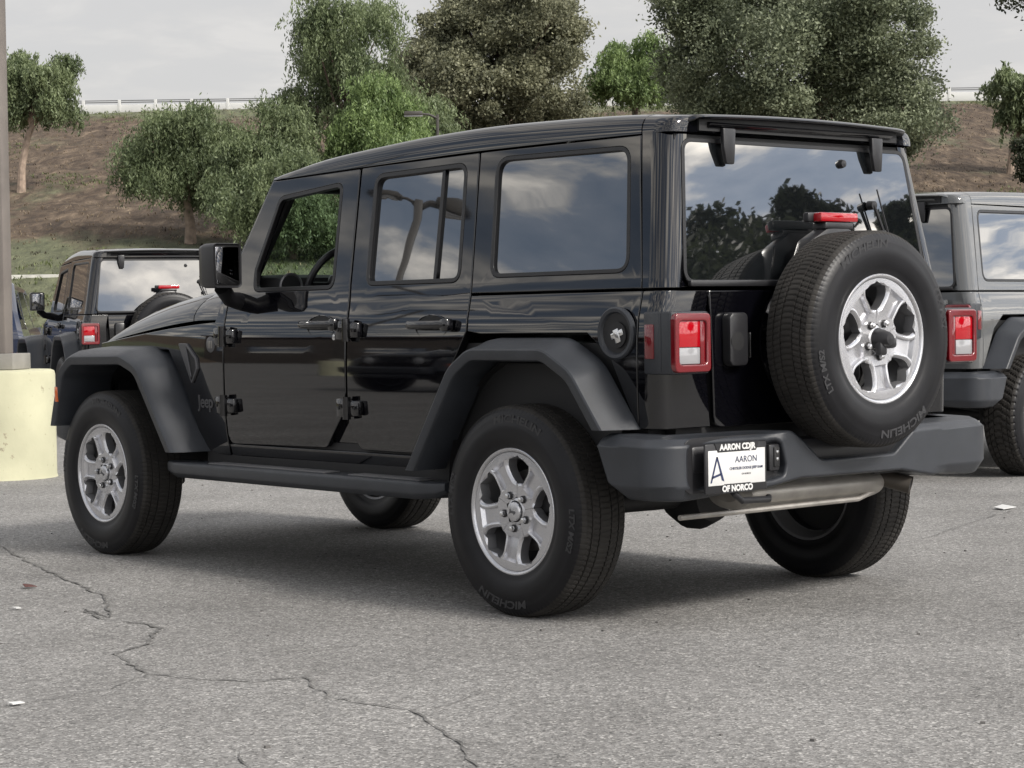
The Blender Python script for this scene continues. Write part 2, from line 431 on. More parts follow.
at_ = o.data.attributes.new('green', 'FLOAT', 'POINT'); at_.data.foreach_set('value', green)

# cracks and small stains of the asphalt
CRACK = mat('crack_tar', (.12, .117, .112), .9, noise_s=30, noise_a=.5)
def crack(pts, w, seed):
    rr = random.Random(seed); P = []
    for i in range(len(pts)-1):
        a, b = Vector(pts[i]), Vector(pts[i+1]); n = max(2, int((b-a).length/.05))
        for k in range(n): P.append(a.lerp(b, k/n)+Vector((rr.uniform(-.014, .014), rr.uniform(-.014, .014))))
    P.append(Vector(pts[-1])); rows = []
    for i, p in enumerate(P):
        t = (P[min(i+1, len(P)-1)]-P[max(i-1, 0)]).normalized(); nn = Vector((-t.y, t.x)); ww = w*.52*rr.uniform(.25, 1.5)*(.3 if i in (0, len(P)-1) else 1)
        rows.append([(*(p+nn*ww), .004), (*(p-nn*ww), .004)])
    return rows
g = MB().mat(CRACK)
for i, (pts, w) in enumerate((
    ([(3.73, 1.08), (2.85, 1.35), (2.16, 1.54), (1.61, 1.68), (1.07, 1.97), (1.33, 1.93), (1.11, 2.01), (.85, 1.97), (.70, 1.97), (.40, 2.21), (.29, 2.40), (-.13, 2.51)], .010),
    ([(-.31, 3.11), (-.31, 2.91), (-.29, 2.74), (-.13, 2.51)], .006),
    ([(-.13, 2.51), (-.34, 2.45), (-.50, 2.34), (-.53, 2.21), (-.87, 2.35), (-1.14, 2.30), (-1.25, 2.31), (-1.55, 2.44), (-1.91, 2.64)], .008),
    ([(-1.25, 2.31), (-1.17, 2.10), (-1.12, 1.91)], .003), ([(3.50, .82), (2.45, .72), (2.38, .21), (1.99, .03)], .005),
    ([(-1.34, 2.95), (-1.51, 3.04)], .005), ([(-.73, -.41), (-1.02, .69), (-.79, 1.20)], .002), ([(.55, -2.12), (.93, -3.09), (1.16, -3.79)], .004))):
    g.grid(crack(pts, w, i), flip=True)
tag(g.build('asphalt_crack'), kind='structure')

# ================================================================== WHEELS
RT, HW, RR = .392, .1215, .232
def tyre_mesh(knobby=False):
    half = [(.222, .100), (.232, .106), (.240, .1085), (.252, .110), (.256, .1125), (.275, .1180), (.300, .1212), (.322, .1212), (.326, .1195), (.345, .1185), (.349, .1170), (.366, .1120), (.372, .1075), (.378, .1035), (.385, .0965), (.3885, .089)]
    ribs = []   # tread: ribs with grooves between
    edges = [(.088, .066), (.060, .030), (.024, -.024), (-.030, -.060), (-.066, -.088)]
    prof = [(r, y, 0) for r, y in half]
    for a, b in edges:
        ra = RT-.5*(a*a)*.9; rb = RT-.5*(b*b)*.9
        prof += [(ra-.008, a+.001, 0)] if a < .08 else []
        prof += [(ra, a, 1), (ra*.5+rb*.5+.0002, (a+b)/2+.0015, 1), (ra*.5+rb*.5+.0002, (a+b)/2-.0015, 1), (rb, b, 1)]
        prof += [(rb-.008, b-.001, 0)] if b > -.08 else []
    prof += [(r, -y, 0) for r, y in half[::-1]]
    pitches = 54 if knobby else 116; n = pitches*5; g = MB().mat(TYRE); rows = []
    for r, y, tr in prof:
        row = []
        for k in range(n):
            rr = r; th = 2*PI*k/n
            ph = (k + int(abs(y)*70)) % 5
            if tr and ph == 0: rr -= .0044 if not knobby else .011
            if (not tr) and r > .368 and (k % 5) == 0: rr -= .0020 if not knobby else .008
            row.append((rr*math.cos(th), y, rr*math.sin(th)))
        rows.append(row)
    i0 = next(i for i, p_ in enumerate(prof) if p_[0] > .3765); i1 = len(prof)-i0
    g.grid(rows[:i0+1], closed=True, flip=True); g.mat(TREAD).grid(rows[i0:i1], closed=True, flip=True); g.mat(TYRE).grid(rows[i1-1:], closed=True, flip=True)
    g.mat(LETTER)
    def arc_text(txt, size, ang, rad, y0, bold, stretch):
        vs, fs = text_mesh(txt, size, .0006, bold, .10); vs = [Vector((v.x*stretch, v.y, v.z)) for v in vs]
        out = []
        for v in vs:
            th = ang+v.x/rad; rr = rad+v.y; yy = y0-abs(v.y)*.05+v.z+.0003
            out.append((math.sin(th)*rr*-1, yy, math.cos(th)*rr))
        g.add(out, fs)
    for ang, txt in ((0, 'MICHELIN'), (PI, 'MICHELIN'), (PI/2, 'LTX M/S2'), (-PI/2, 'LTX M/S2')):
        if not knobby: arc_text(txt, .039, ang, .340, .1192, .0012, 1.55 if txt[0] == 'M' else 1.0)
    return g.mesh('tyre', angle=28)
def rim_mesh():
    g = MB()
    # outer lip, barrel
    g.mat(ALLOY).lathe([(.2330, .094), (.2345, .100), (.2345, .106), (.232, .1085), (.228, .1085), (.2235, .106), (.2195, .100), (.2175, .088), (.2155, .060)], 96)
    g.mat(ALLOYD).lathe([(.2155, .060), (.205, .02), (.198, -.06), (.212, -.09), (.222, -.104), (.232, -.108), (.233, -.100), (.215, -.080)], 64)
    # spokes: broad, with a recessed channel, flaring into the ring
    ns = 25
    for s in range(5):
        a0 = 2*PI*s/5+PI/5
        def hw(r):
            full = r*math.tan(PI/5)*.985
            w = interp(r, [(.04, .060), (.085, .0600), (.098, .0480), (.13, .0445), (.160, .047), (.180, .060), (.195, .086), (.2075, .14)])
            return min(full, w)
        rs = [.045, .060, .072, .084, .094, .100, .106, .115, .13, .145, .158, .166, .172, .178, .186, .194, .202, .209, .2180]
        rows = []; 
        for r in rs:
            row = []
            for k in range(ns):
                t = -1+2*k/(ns-1); t = math.copysign(abs(t)**.85, t); w = hw(r)
                x = t*w; at = abs(t)
                th = x/r if r > .19 else math.atan2(x, r)
                th = max(-PI/5, min(PI/5, th))
                rad = r if r > .19 else math.hypot(x, r)
                if r > .19: rad = r
                h = .098-.010*math.exp(-((r-.2)/.05)**2)*0 - .020*max(0, 1-r/.11)*0
                h = interp(rad, [(.04, .088), (.09, .090), (.14, .097), (.19, .101), (.222, .100)])
                inch = .098 < r < .182
                if inch and at < .64: h -= .015*min(1, (.64-at)/.08)
                if r <= .2: h -= .010*max(0, (at-.80)/.2)**1.2 * (1 if w < r*math.tan(PI/5)*.97 else 0)
                row.append((rad*math.sin(th), h, rad*math.cos(th)))
            rows.append(row)
        Rm = Matrix.Rotation(a0, 4, 'Y')
        g.X = Rm; g.mat(ALLOY); g.grid(rows)
        # side walls of the spoke, shade painted in with darker alloy (not where neighbours meet)
        for sd in (0, ns-1):
            wall = []
            for i, r in enumerate(rs):
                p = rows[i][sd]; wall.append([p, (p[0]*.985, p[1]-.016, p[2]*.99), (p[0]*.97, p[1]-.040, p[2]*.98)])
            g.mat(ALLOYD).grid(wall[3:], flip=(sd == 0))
        # lug nut
        lx, lz = 0, .0635
        g.mat(DARK).lathe([(.0145, .0895), (.0145, .094), (.010, .0945)], 14, (lx, 0, lz))
        g.mat(CHROME).lathe([(.0105, .088), (.0105, .104), (.009, .108), (.004, .1095), (.0001, .110)], 6, (lx, 0, lz))
    g.X = Matrix.Identity(4)
    g.mat(ALLOY).lathe([(.050, .086), (.044, .0895), (.040, .0900)], 40)
    g.mat(ALLOY).lathe([(.036, .084), (.036, .098), (.033, .102), (.028, .1035), (.0001, .105)], 32)
    return g.mesh('rim', angle=24)
def cap_mesh():
    g = MB().mat(BADGE); vs, fs = text_mesh('Jeep', .020, .0005, .0004)
    g.add([(-v.x, .1045+v.z+.0008, v.y) for v in vs], fs); return g.mesh('emblem')
def brake_mesh():
    g = MB().mat(DISC).lathe([(.0001, .055), (.07, .055), (.085, .048), (.085, .02), (.150, .018), (.150, .0), (.0001, .0)], 48)
    g.mat(DARK).box((-.11, .01, .06), (.09, .07, .13), .015)
    g.mat(DARK).lathe([(.0001, -.01), (.195, -.012), (.196, -.05)], 32)
    g.mat(CHROME)
    for a in range(5): g.lathe([(.007, .05), (.007, .07), (.0001, .071)], 6, (.0635*math.sin(a*PI*.4), 0, .0635*math.cos(a*PI*.4)))
    return g.mesh('brake_disc')
TYRE_ME, TYREK_ME, RIM_ME, CAP_ME, BRAKE_ME = tyre_mesh(), tyre_mesh(True), rim_mesh(), cap_mesh(), brake_mesh()
def wheel(parent, name, loc, rotz, spin, tyre_spin=0, knobby=False, brake=True):
    w = link(name, RIM_ME, parent); w.matrix_local = Matrix.Translation(loc) @ Matrix.Rotation(rotz, 4, 'Z') @ Matrix.Rotation(spin, 4, 'Y')
    t = link('tyre', TYREK_ME if knobby else TYRE_ME, w); t.rotation_euler = (0, tyre_spin, 0)
    c = link('centre_emblem', CAP_ME, w)
    if brake: b = link('brake_disc', BRAKE_ME, w); b.rotation_euler = (0, -spin, 0)
    return w

# ================================================================== THE OFF-ROAD CAR
PR = [(.42, .740), (.50, .766), (.56, .780), (.64, .791), (.75, .798), (.86, .800), (.97, .799), (1.04, .796), (1.09, .790), (1.13, .781), (1.17, .770), (1.21, .7615), (1.25, .7545), (1.5, .711), (1.76, .665), (1.86, .640)]
def prof(z): return interp(z, PR)
def xrear(z): return -.665+max(0, z-1.18)*.128
def make_car(doors=4, paint=PAINT, knobby=False, plate=True, spins=(-8, -22), wb=3.008, name='offroad_car', clear_front=True):
    root = empty(name)
    DX = wb-3.008                         # everything ahead of the cabin slides with the wheelbase
    def shx(pts): return [(p[0]+DX,)+tuple(p[1:]) for p in pts]
    def side(sg, taper=True):
        def S(x, z):
            t = max(0, x-DX-2.09); return (x, sg*(prof(z)-.045*t-.045*t*t), z)
        return S
    arcR = [(.655, .64), (.56, .80), (.47, .93), (.39, 1.00), (.30, 1.03)]
    # ---- tub and rear quarter panels
    q0 = .378 if doors == 4 else DX+1.162
    for sg in (1, -1):
        P = Panels(); S = side(sg); h = (0, sg, 0)
        if doors == 4:
            low = [(.385, 1.182), (.378, 1.045), (.30, 1.035), (-.30, 1.035), (-.42, .95), (-.56, .70), (-.558, 1.182)]
        else:
            low = [(q0, 1.182), (q0, .66, .08), (q0-.05, .57), (.55, .57), (.44, .86), (.30, 1.0), (-.30, 1.03), (-.42, .95), (-.56, .70), (-.558, 1.182)]
        P.add(rpoly(low), S, h, thick=.02)
        # sill under the doors
        P.add(rpoly(shx([(2.30, .50), (2.09, .552)]) + [(q0+.02 if doors == 2 else .66, .552), (.60, .44)] + shx([(2.30, .44)])), S, h, thick=.03, lift=-.006)
        if doors == 4: P.add([(1.40, .75), (1.40, .54), (1.0, .54), (1.0, .75)], S, h, thick=.01, lift=-.03)
        # fender side ahead of the door
        P.add(rpoly(shx([(2.098, 1.225), (2.098, .50), (2.30, .50), (2.46, .80), (2.62, .97), (3.30, .97), (3.43, .88), (3.43, 1.0), (3.1, 1.028), (2.6, 1.07), (2.33, 1.088), (2.18, 1.095), (2.15, 1.225)])), S, h, thick=.02)
        # rear corner
        def SC_(u, z, sg=sg):
            xr = xrear(z); Rr = .062; x1 = -.562; L1 = x1-(xr+Rr); yp = prof(z)
            if u < L1: return (x1-u, sg*yp, z)
            a = (u-L1)/Rr
            if a < PI/2: return (xr+Rr-Rr*math.sin(a), sg*(yp-Rr+Rr*math.cos(a)), z)
            return (xr, sg*(yp-Rr-(u-L1-Rr*PI/2)), z)
        yt = .562; ue = .103-.062+.0+.062*PI/2+(.80-.062-yt)
        P.add([(.0, 1.182), (ue-.02, 1.182), (ue+.012, .70), (.0, .70)], SC_, (-.7, sg*.7, 0), du=.012, thick=.015)
        P.build('body_side', paint, root)
    # ---- dark structure inside: floor, firewall, arches, underbody
    g = MB().mat(DARK)
    g.box((.82+DX/2, 0, .54), (2.7+DX, 1.40, .08)); g.box((2.3+DX, 0, .75), (.06, 1.36, .62)); g.box((-.60, 0, .80), (.05, 1.36, .5))
    for sg in (1, -1):
        g.box((-.02, sg*.60, .80), (1.1, .32, .40)); g.box((2.95+DX, sg*.42, .72), (1.0, .10, .42)); g.box((1.2+DX, sg*.735, .52), (2.2, .05, .13))
        g.box((-.30, sg*.745, 1.10), (.55, .03, .14))
        g.tube([(-.80, sg*.46, .55), (-.4, sg*.46, .60), (.0, sg*.46, .63), (.5, sg*.44, .50), (2.0+DX, sg*.44, .48), (2.6+DX, sg*.42, .55), (3.5+DX, sg*.42, .56)], .055, 8)
    g.box((-.02, 0, .72), (1.2, .9, .10)); g.box((2.9+DX, 0, .88), (.9, .8, .3))
    g.build('underbody', root)
    for x in (0, wb):
        g = MB().mat(DARK); g.tube([(x, -.70, .385), (x, -.2, .385), (x, .2, .385), (x, .70, .385)], [.04, .045, .045, .04], 12)
        g.lathe([(.02, -.14), (.10, -.10), (.135, -.02), (.135, .02), (.10, .10), (.02, .14)], 24, (x, -.05 if x == 0 else -.25, .385), 'x')
        for sg in (1, -1):
            g.tube([(x-.12, sg*.56, .33), (x-.05, sg*.50, .75)], .03, 10)
            g.box((x-.10, sg*.58, .36), (.10, .09, .09), .02)
            for k in range(6): g.lathe([(.062, -.010), (.074, 0), (.062, .010), (.052, 0)], 20, (x+.06, sg*.44, .47+k*.045), 'z', closed=True)
            g.tube([(x, sg*.42, .36), (x+(.75 if x == 0 else -.75), sg*.40, .48)], .025, 8)
        g.build('axle', root)
    g = MB().mat(DARK).tube([(0, -.55, .40), (-.12, -.2, .46), (-.12, .3, .46), (-.05, .55, .42)], .016, 8); g.build('sway_bar', root)
    # ---- doors
    def hinge(parent, x, z, sg):
        y = prof(z)-.045*max(0, x-DX-2.09); g = MB().mat(paint)
        g.box((x+.050, sg*(y+.012), z), (.075, .026, .078), .008); g.box((x-.030, sg*(y+.013), z), (.085, .028, .062), .008)
        g.tube([(x+.008, sg*(y+.026), z-.046), (x+.008, sg*(y+.026), z+.046)], .017, 14)
        g.mat(RUBBERSEAL).lathe([(.0001, 0), (.007, 0), (.007, .0295), (.0001, .0295)] if sg > 0 else [(.0001, 0), (.007, 0), (.007, -.0295), (.0001, -.0295)], 10, (x-.045, sg*y, z)); g.lathe([(.0001, 0), (.007, 0), (.007, .0275), (.0001, .0275)] if sg > 0 else [(.0001, 0), (.007, 0), (.007, -.0275), (.0001, -.0275)], 10, (x+.065, sg*y, z))
        g.build('door_hinge', parent)
    def handle(parent, xc, z, sg):
        y = prof(z); g = MB().mat(paint)
        # bowl outline
        pts = [(xc+.10*math.cos(t)*(1), z-.006+.048*math.sin(t)) for t in [2*PI*k/28 for k in range(28)]]
        ring = []
        for w, d in ((1.06, .0005), (1.0, .0035), (.94, .0012)):
            ring.append([(xc+(a-xc)*w, sg*(y+d), z+(b-z)*w) for a, b in pts])
        g.grid(ring, closed=True, flip=(sg > 0)); g.mat(RUBBERSEAL); g.add([(a, sg*(y+.0010), b) for a, b in [(xc+(a-xc)*.95, z+(b-z)*.95) for a, b in pts]], [list(range(28)) if sg < 0 else list(range(28))[::-1]])
        g.mat(paint); hp = []
        for k in range(15):
            t = k/14; x = xc+.135-.27*t; d = .030*math.sin(PI*min(1, max(0, t)))**.35+.004
            hp.append((x, sg*(y+d), z+.004))
        g.tube(hp, [.013]+[.017]*13+[.013], 12)
        g.box((xc-.115, sg*(y+.020), z+.003), (.055, .036, .050), .012)
        g.build('door_handle', parent)
    def frame_strip(parent, outl, S, h, w, m, name, lift=.0, thick=.012):
        pn = Panels(); pn.add(outl, S, h, [inset(outl, w)], thick=thick, bev=.0025, lift=lift); return pn.build(name, m, parent)
    fd = shx([(2.092, 1.225), (2.088, .552, .05), (1.335, .562, .05), (1.205, .70, .08), (1.172, .80), (1.172, 1.12), (1.190, 1.24), (1.216, 1.722, .01), (1.858, 1.708, .01), (2.062, 1.36), (2.092, 1.28)])
    fw = shx([(1.300, 1.225, .05), (1.905, 1.225, .05), (1.912, 1.318, .05), (1.788, 1.635, .06), (1.325, 1.672, .045)])
    rd = [(1.162, 1.12), (1.162, .66, .10), (1.10, .562, .06), (.725, .562, .06), (.635, .66, .06), (.53, .84), (.435, .965), (.385, 1.045), (.392, 1.20), (.440, 1.735, .01), (1.204, 1.724, .01), (1.180, 1.24)]
    rw = [(.466, 1.235, .05), (1.076, 1.235, .05), (1.102, 1.690, .06), (.505, 1.700, .06)]
    qw = [(-.478, 1.248, .06), (.285, 1.248, .06), (.330, 1.708, .07), (-.412, 1.700, .07)]
    if doors == 2:
        k = q0-.43; qw = [(-.478, 1.248, .06), (.30+k-.02, 1.248, .06), (.345+k-.02, 1.706, .07), (-.412, 1.700, .07)]
    def glazing(parent, outl, S, h, m, inset_=.016, name='window_glass', drop=.014):
        pn = Panels(); pn.add(inset(outl, inset_), S, h, thick=.004, bev=.001, lift=-drop); return pn.build(name, m, parent)
    for sg in (1, -1):
        S = side(sg); h = (0, sg, 0)
        fwp = rpoly(fw, 6); P = Panels(); P.add(rpoly(fd, 6), S, h, [fwp], thick=.035, bev=.005)
        d = P.build('front_door', paint, root)
        frame_strip(d, inset(fwp, -.001), S, h, .018, RUBBERSEAL, 'window_frame', lift=.0015, thick=.02)
        if sg < 0 or not clear_front: glazing(d, fwp, S, h, CLEAR if clear_front else GLASS)
        hinge(d, 2.055+DX, 1.030, sg); hinge(d, 2.055+DX, .725, sg); handle(d, 1.345+DX, 1.074, sg)
        # inner trim panel
        g = MB().mat(DARK); g.box((1.65+DX, sg*.735, .90), (.80, .04, .60), .02); g.box((1.65+DX, sg*.722, 1.205), (.86, .05, .035), .012); g.build('door_card', d)
        g = MB().mat(CHROME); g.lathe([(.0001, 0), (.012, 0), (.012, .004*sg), (.0001, .005*sg)] if True else [], 14, (1.246+DX, sg*(prof(1.03)+.001), 1.025)); g.build('lock_cylinder', d)
        # door mirror
        g = MB().mat(PLASTIC2); mx_, my, mz = 1.905+DX, sg*.925, 1.338
        prs = [(-.072, -.085), (-.060, -.096), (.060, -.096), (.072, -.085), (.072, .085), (.060, .096), (-.060, .096), (-.072, .085)]
        rows = []
        for dx_, k_ in ((-.052, .93), (-.058, .985), (-.050, 1), (.03, 1.0), (.065, .93), (.085, .72), (.090, .3)):
            rows.append([(mx_+dx_, my+a*k_*1.0, mz+b*k_) for a, b in rpoly([(a, b, .02) for a, b in prs], 3)])
        g.grid(rows, closed=True, flip=True); g.add(rows[-1], [list(range(len(rows[-1])))[::-1]])
        g.mat(RUBBERSEAL); g.add([(mx_-.0505, p[1], p[2]) for p in rows[0]], [list(range(len(rows[0])))])
        g.tube([(2.00+DX, sg*.77, 1.185), (1.97+DX, sg*.84, 1.195), (mx_+.03, sg*.90, 1.245)], [.040, .034, .036], 12)
        mo = g.build('door_mirror', d, angle=40)
        g = MB().mat(mat('mirror_glass', (.25, .25, .26), .03, metal=1)); g.box((mx_-.053, my, mz), (.003, .118, .160), .001); g.build('mirror_glass', d)
        if doors == 4:
            rwp = rpoly(rw, 6); P = Panels(); P.add(rpoly(rd, 6), S, h, [rwp], thick=.035, bev=.005)
            d = P.build('rear_door', paint, root)
            frame_strip(d, inset(rwp, -.001), S, h, .018, RUBBERSEAL, 'window_frame', lift=.0015, thick=.02)
            glazing(d, rwp, S, h, GLASS)
            P = Panels(); P.add([(.622, 1.25), (.642, 1.25), (.664, 1.685), (.644, 1.686)], S, h, thick=.012, bev=.002, lift=-.004); P.build('window_divider', RUBBERSEAL, d)
            hinge(d, 1.125, 1.054, sg); hinge(d, 1.125, .735, sg); handle(d, .600, 1.068, sg)
    # ---- hard top
    TOPS = []
    for sg in (1, -1):
        P = Panels(); S = side(sg); h = (0, sg, 0); qwp = rpoly(qw, 7)
        qf = ([(.385+.002, 1.190), (.432, 1.735)] if doors == 4 else [(DX+1.183, 1.190), (DX+1.208, 1.735)])
        P.add(qf+[(-.462, 1.735), (-.484, 1.573), (-.552, 1.190)], S, h, [qwp], thick=.03, bev=.0045)
        def SC2(u, z, sg=sg):
            xr = xrear(z); Rr = .075; x1 = -.556+(z-1.184)*.164; L1 = x1-(xr+Rr); yp = prof(z)
            if u < L1: return (x1-u, sg*yp, z)
            a = (u-L1)/Rr
            if a < PI/2: return (xr+Rr-Rr*math.sin(a), sg*(yp-Rr+Rr*math.cos(a)), z)
            return (xr, sg*(yp-Rr-(u-L1-Rr*PI/2)), z)
        ub = .034+.075*PI/2+.012; ut = .068+.075*PI/2+.008
        P.add([(0, 1.190), (ub, 1.190), (ut, 1.765), (0, 1.765)], SC2, (-.7, sg*.7, 0), du=.011, thick=.02, bev=.003)
        top = P.build('hard_top_side', paint, root)
        frame_strip(top, inset(qwp, -.001), S, h, .016, RUBBERSEAL, 'window_frame', lift=.001, thick=.016)
        glazing(top, qwp, S, h, GLASS, .012, 'quarter_glass', drop=.010)
    # roof skin
    g = MB().mat(paint); rows = []
    ZG = [(-.6, 1.739), (.4, 1.742), (1.2, 1.728), (1.87, 1.713)]; ZT = [(-.62, 1.796), (-.37, 1.818), (0, 1.832), (.4, 1.840), (.8, 1.832), (1.1, 1.817), (1.5, 1.787), (1.74, 1.752), (1.87, 1.727)]
    for x, ins in [(-.612, .075), (-.609, .045), (-.600, .020), (-.584, .006), (-.565, 0), (-.52, 0), (-.4655, 0), (-.4645, .005), (-.4605, .005), (-.4595, 0)]+[(-.4+i*.1, 0) for i in range(23)]+[(1.86, .004), (1.885, .02)]:
        xx = x if x < .5 else x
        X = x if (doors == 4 or x < 0) else x*(1.885+DX)/1.885
        zg, zt = interp(x, ZG), interp(x, ZT); hh = zt-zg; yg = prof(zg)-ins-.001
        half = [(yg, zg), (yg-.001, zg+.25*hh), (yg-.006, zg+.5*hh), (yg-.016, zg+.74*hh), (yg-.036, zg+.90*hh), (yg-.07, zg+.985*hh), (yg-.13, zt+.003), (yg*.6, zt+.010), (yg*.3, zt+.0145), (0, zt+.016)]
        row = [(X, a, b) for a, b in half]+[(X, -a, b) for a, b in half[-2::-1]]
        rows.append(row)
    g.grid(rows, flip=False)
    g.add(rows[0], [list(range(len(rows[0])))]); g.add(rows[-1], [list(range(len(rows[-1])))[::-1]])
    g.mat(DARK).box((.62+DX/2, 0, 1.722), (2.42+DX, 1.27, .02)); g.box((-.605, 0, 1.770), (.030, 1.08, .05))
    top = g.build('roof', root, angle=38)
    g = MB().mat(paint); rows = []
    for k in range(41):
        y = -.592+1.184*k/40; zc = 1.7975+.014*(1-(y/.6)**2)-.03*max(0, abs(y)-.56)/.032*.4; e_ = max(0, (abs(y)-.545)/.047)**2*.045
        rows.append([(-.56, y, zc+.002), (-.60+e_*.3, y, zc+.002), (-.632+e_*.6, y, zc), (-.648+e_, y, zc-.006), (-.652+e_, y, zc-.010), (-.647+e_, y, zc-.016), (-.60, y, zc-.018), (-.56, y, zc-.018)])
    g.grid(rows, closed=True); g.build('roof_visor', top, angle=50)
    # rear visor and frame of the back glass
    def SR(y, z): return (xrear(z), y, z)
    hw = lambda z: .590+(1.70-z)*.118
    gl = rpoly([(hw(1.222), 1.222, .03), (hw(1.70), 1.700, .035), (-hw(1.70), 1.700, .035), (-hw(1.222), 1.222, .03)], 6)
    P = Panels(); P.add([(.686, 1.192), (.603, 1.762), (-.603, 1.762), (-.686, 1.192)], lambda y, z: (xrear(z)+.012, y, z), (-1, 0, 0), [gl], thick=.03, bev=.004)
    P.build('glass_surround', paint, top)
    g = MB().mat(paint)
    g.prism([(-.60, 1.752), (-.628, 1.758), (-.640, 1.770), (-.60, 1.785)], 'y', -.50, .50, .004)
    g.build('roof_spoiler', top)
    P = Panels(); P.add(inset(gl, -.012), lambda y, z: (xrear(z)-.002, y, z), (-1, 0, 0), thick=.006, bev=.002); rg = P.build('rear_window', GLASS, root)
    frame_strip(rg, inset(gl, -.020), lambda y, z: (xrear(z)-.001, y, z), (-1, 0, 0), .016, RUBBERSEAL, 'window_seal', lift=.0025, thick=.008)
    for y in (.405, -.405):
        g = MB().mat(PLASTIC2)
        g.prism([(y-.032, 1.757), (y+.032, 1.757), (y+.030, 1.690), (y+.016, 1.630), (y-.024, 1.630), (y-.029, 1.690)], 'x', -.622, -.640, .005)
        g.build('glass_hinge', rg)
    g = MB().mat(PLASTIC2); g.lathe([(.0001, -.024), (.014, -.022), (.017, -.010), (.017, 0)], 20, (-.600, -.23, 1.655), 'x'); g.build('washer_nozzle', rg)
    g = MB().mat(PLASTIC2)
    g.lathe([(.0001, -.03), (.016, -.028), (.018, 0)], 16, (-.635, -.355, 1.50), 'x')
    g.tube([(-.660, -.355, 1.50), (-.672, -.395, 1.40), (-.683, -.43, 1.31)], [.007, .006, .005], 8); g.box((-.672, -.392, 1.39), (.012, .03, .03), .004)
    g.tube([(-.662, -.37, 1.56), (-.690, -.45, 1.27)], [.003, .004], 6)
    g.build('rear_wiper', rg)
    g = MB().mat(PLASTIC2); g.box((-.672, 0, 1.205), (.02, 1.30, .022), .006); g.build('lower_seal', rg)
    # ---- windshield
    x0, z0, x1_, z1 = 2.17+DX, 1.235, 1.875+DX, 1.730
    def SW(y, t): return (x0+(x1_-x0)*t+.02*(1-(y/.7)**2), y, z0+(z1-z0)*t)
    wf = lambda t: .742-.088*t
    out = [(wf(0), 0), (wf(1), 1), (-wf(1), 1), (-wf(0), 0)]
    hole = rpoly([(wf(0)-.065, .08, .05), (wf(1)-.06, .92, .05), (-(wf(1)-.06), .92, .05), (-(wf(0)-.065), .08, .05)])
    P = Panels(); P.add(out, SW, (1, 0, .5), [hole], thick=.045, bev=.004, dv=.15); ws = P.build('windshield_frame', paint, root)
    P = Panels(); P.add(inset(hole, -.006), SW, (1, 0, .5), thick=.004, bev=.001, lift=-.01, dv=.15); P.build('windshield_glass', CLEAR, ws)
    g = MB().mat(DARK); g.box((1.90+DX, 0, 1.69), (.10, 1.16, .05), .015)
    for sg in (1, -1): g.tube([(2.10+DX, sg*.675, 1.25), (1.85+DX, sg*.60, 1.68)], .048, 10)
    g.box((1.93+DX, 0, 1.66), (.06, .22, .07), .02); g.build('pillar_trim', ws)
    # ---- interior
    g = MB().mat(DARK); g.box((1.97+DX, 0, 1.15), (.30, 1.36, .30), .05)
    g.mat(SEAT)
    for y in (.62, .30, -.05): 
        g.mat(BADGE).lathe([(.050, -.006), (.056, -.010), (.062, -.006), (.062, .0)], 28, (1.818+DX, y, 1.245), 'x'); g.mat(DARK).lathe([(.0001, -.004), (.05, -.006)], 24, (1.818+DX, y, 1.245), 'x')
    g.build('dashboard', root)
    g = MB().mat(PLASTIC2); Rt = Matrix.Translation((1.72+DX, .41, 1.245)) @ Matrix.Rotation(R(-24), 4, 'Y')
    g.X = Rt; ring = [(.0, .185*math.cos(t), .185*math.sin(t)) for t in [2*PI*k/40 for k in range(41)]]
    g.tube(ring, .016, 10, cap=False); g.box((.01, 0, 0), (.04, .15, .10), .02); g.box((.01, 0, .0), (.02, .36, .03), .008); g.box((.01, 0, -.09), (.02, .04, .18), .008)
    g.X = Matrix.Identity(4); g.tube([(1.74+DX, .41, 1.21), (1.95+DX, .41, 1.12)], .03, 8); g.build('steering_wheel', root)
    for x, ys in ((.95+DX, (.36, -.36)), (.0, (.34, -.34)) if doors == 4 else (.10, ())):
        for y in ys:
            g = MB().mat(SEAT); g.box((x+.1, y, .78), (.50, .50, .16), .05); g.box((x-.17, y, 1.08), (.14, .48, .62), .06, Matrix.Rotation(R(-12), 3, 'Y')); g.box((x-.24, y, 1.47), (.09, .27, .18), .04)
            g.build('seat', root)
    # ---- hood
    seam = [(2.16, 1.100), (2.385, 1.096), (2.8, 1.062), (3.1, 1.032), (3.3, 1.008), (3.44, .985)]
    topz = [(2.16, 1.240), (2.4, 1.237), (2.55, 1.226), (2.8, 1.196), (3.05, 1.152), (3.25, 1.100), (3.36, 1.060), (3.43, 1.015), (3.445, .99)]
    def hood_rows(xa, xb, n, rim=.006):
        rows = []
        for i in range(n+1):
            x = xa+(xb-xa)*i/n; t = max(0, x-2.09); e_ = rim if i in (0, n) else 0
            y = prof(1.09)-.045*t-.045*t*t-.006; zs, zt = interp(x, seam)+.005, interp(x, topz)-e_; hh = zt-zs
            half = [(y, zs), (y-.002, zs+.16*hh), (y-.016, zs+.36*hh), (y-.040, zs+.56*hh), (y-.070, zs+.74*hh), (y-.105, zs+.88*hh), (y-.15, zs+.97*hh), (y-.20, zt+.002), (y*.60, zt+.008), (y*.57, zt+.020 if x < 3.2 else zt+.012), (y*.3, zt+.030 if x < 3.2 else zt+.016), (0, zt+.032 if x < 3.2 else zt+.018)]
            rows.append([(x+DX, a, b) for a, b in half]+[(x+DX, -a, b) for a, b in half[-2::-1]])
        return rows
    g = MB().mat(paint); r_ = hood_rows(2.39, 3.445, 26); g.grid(r_, flip=False)
    g.mat(PLASTIC2)
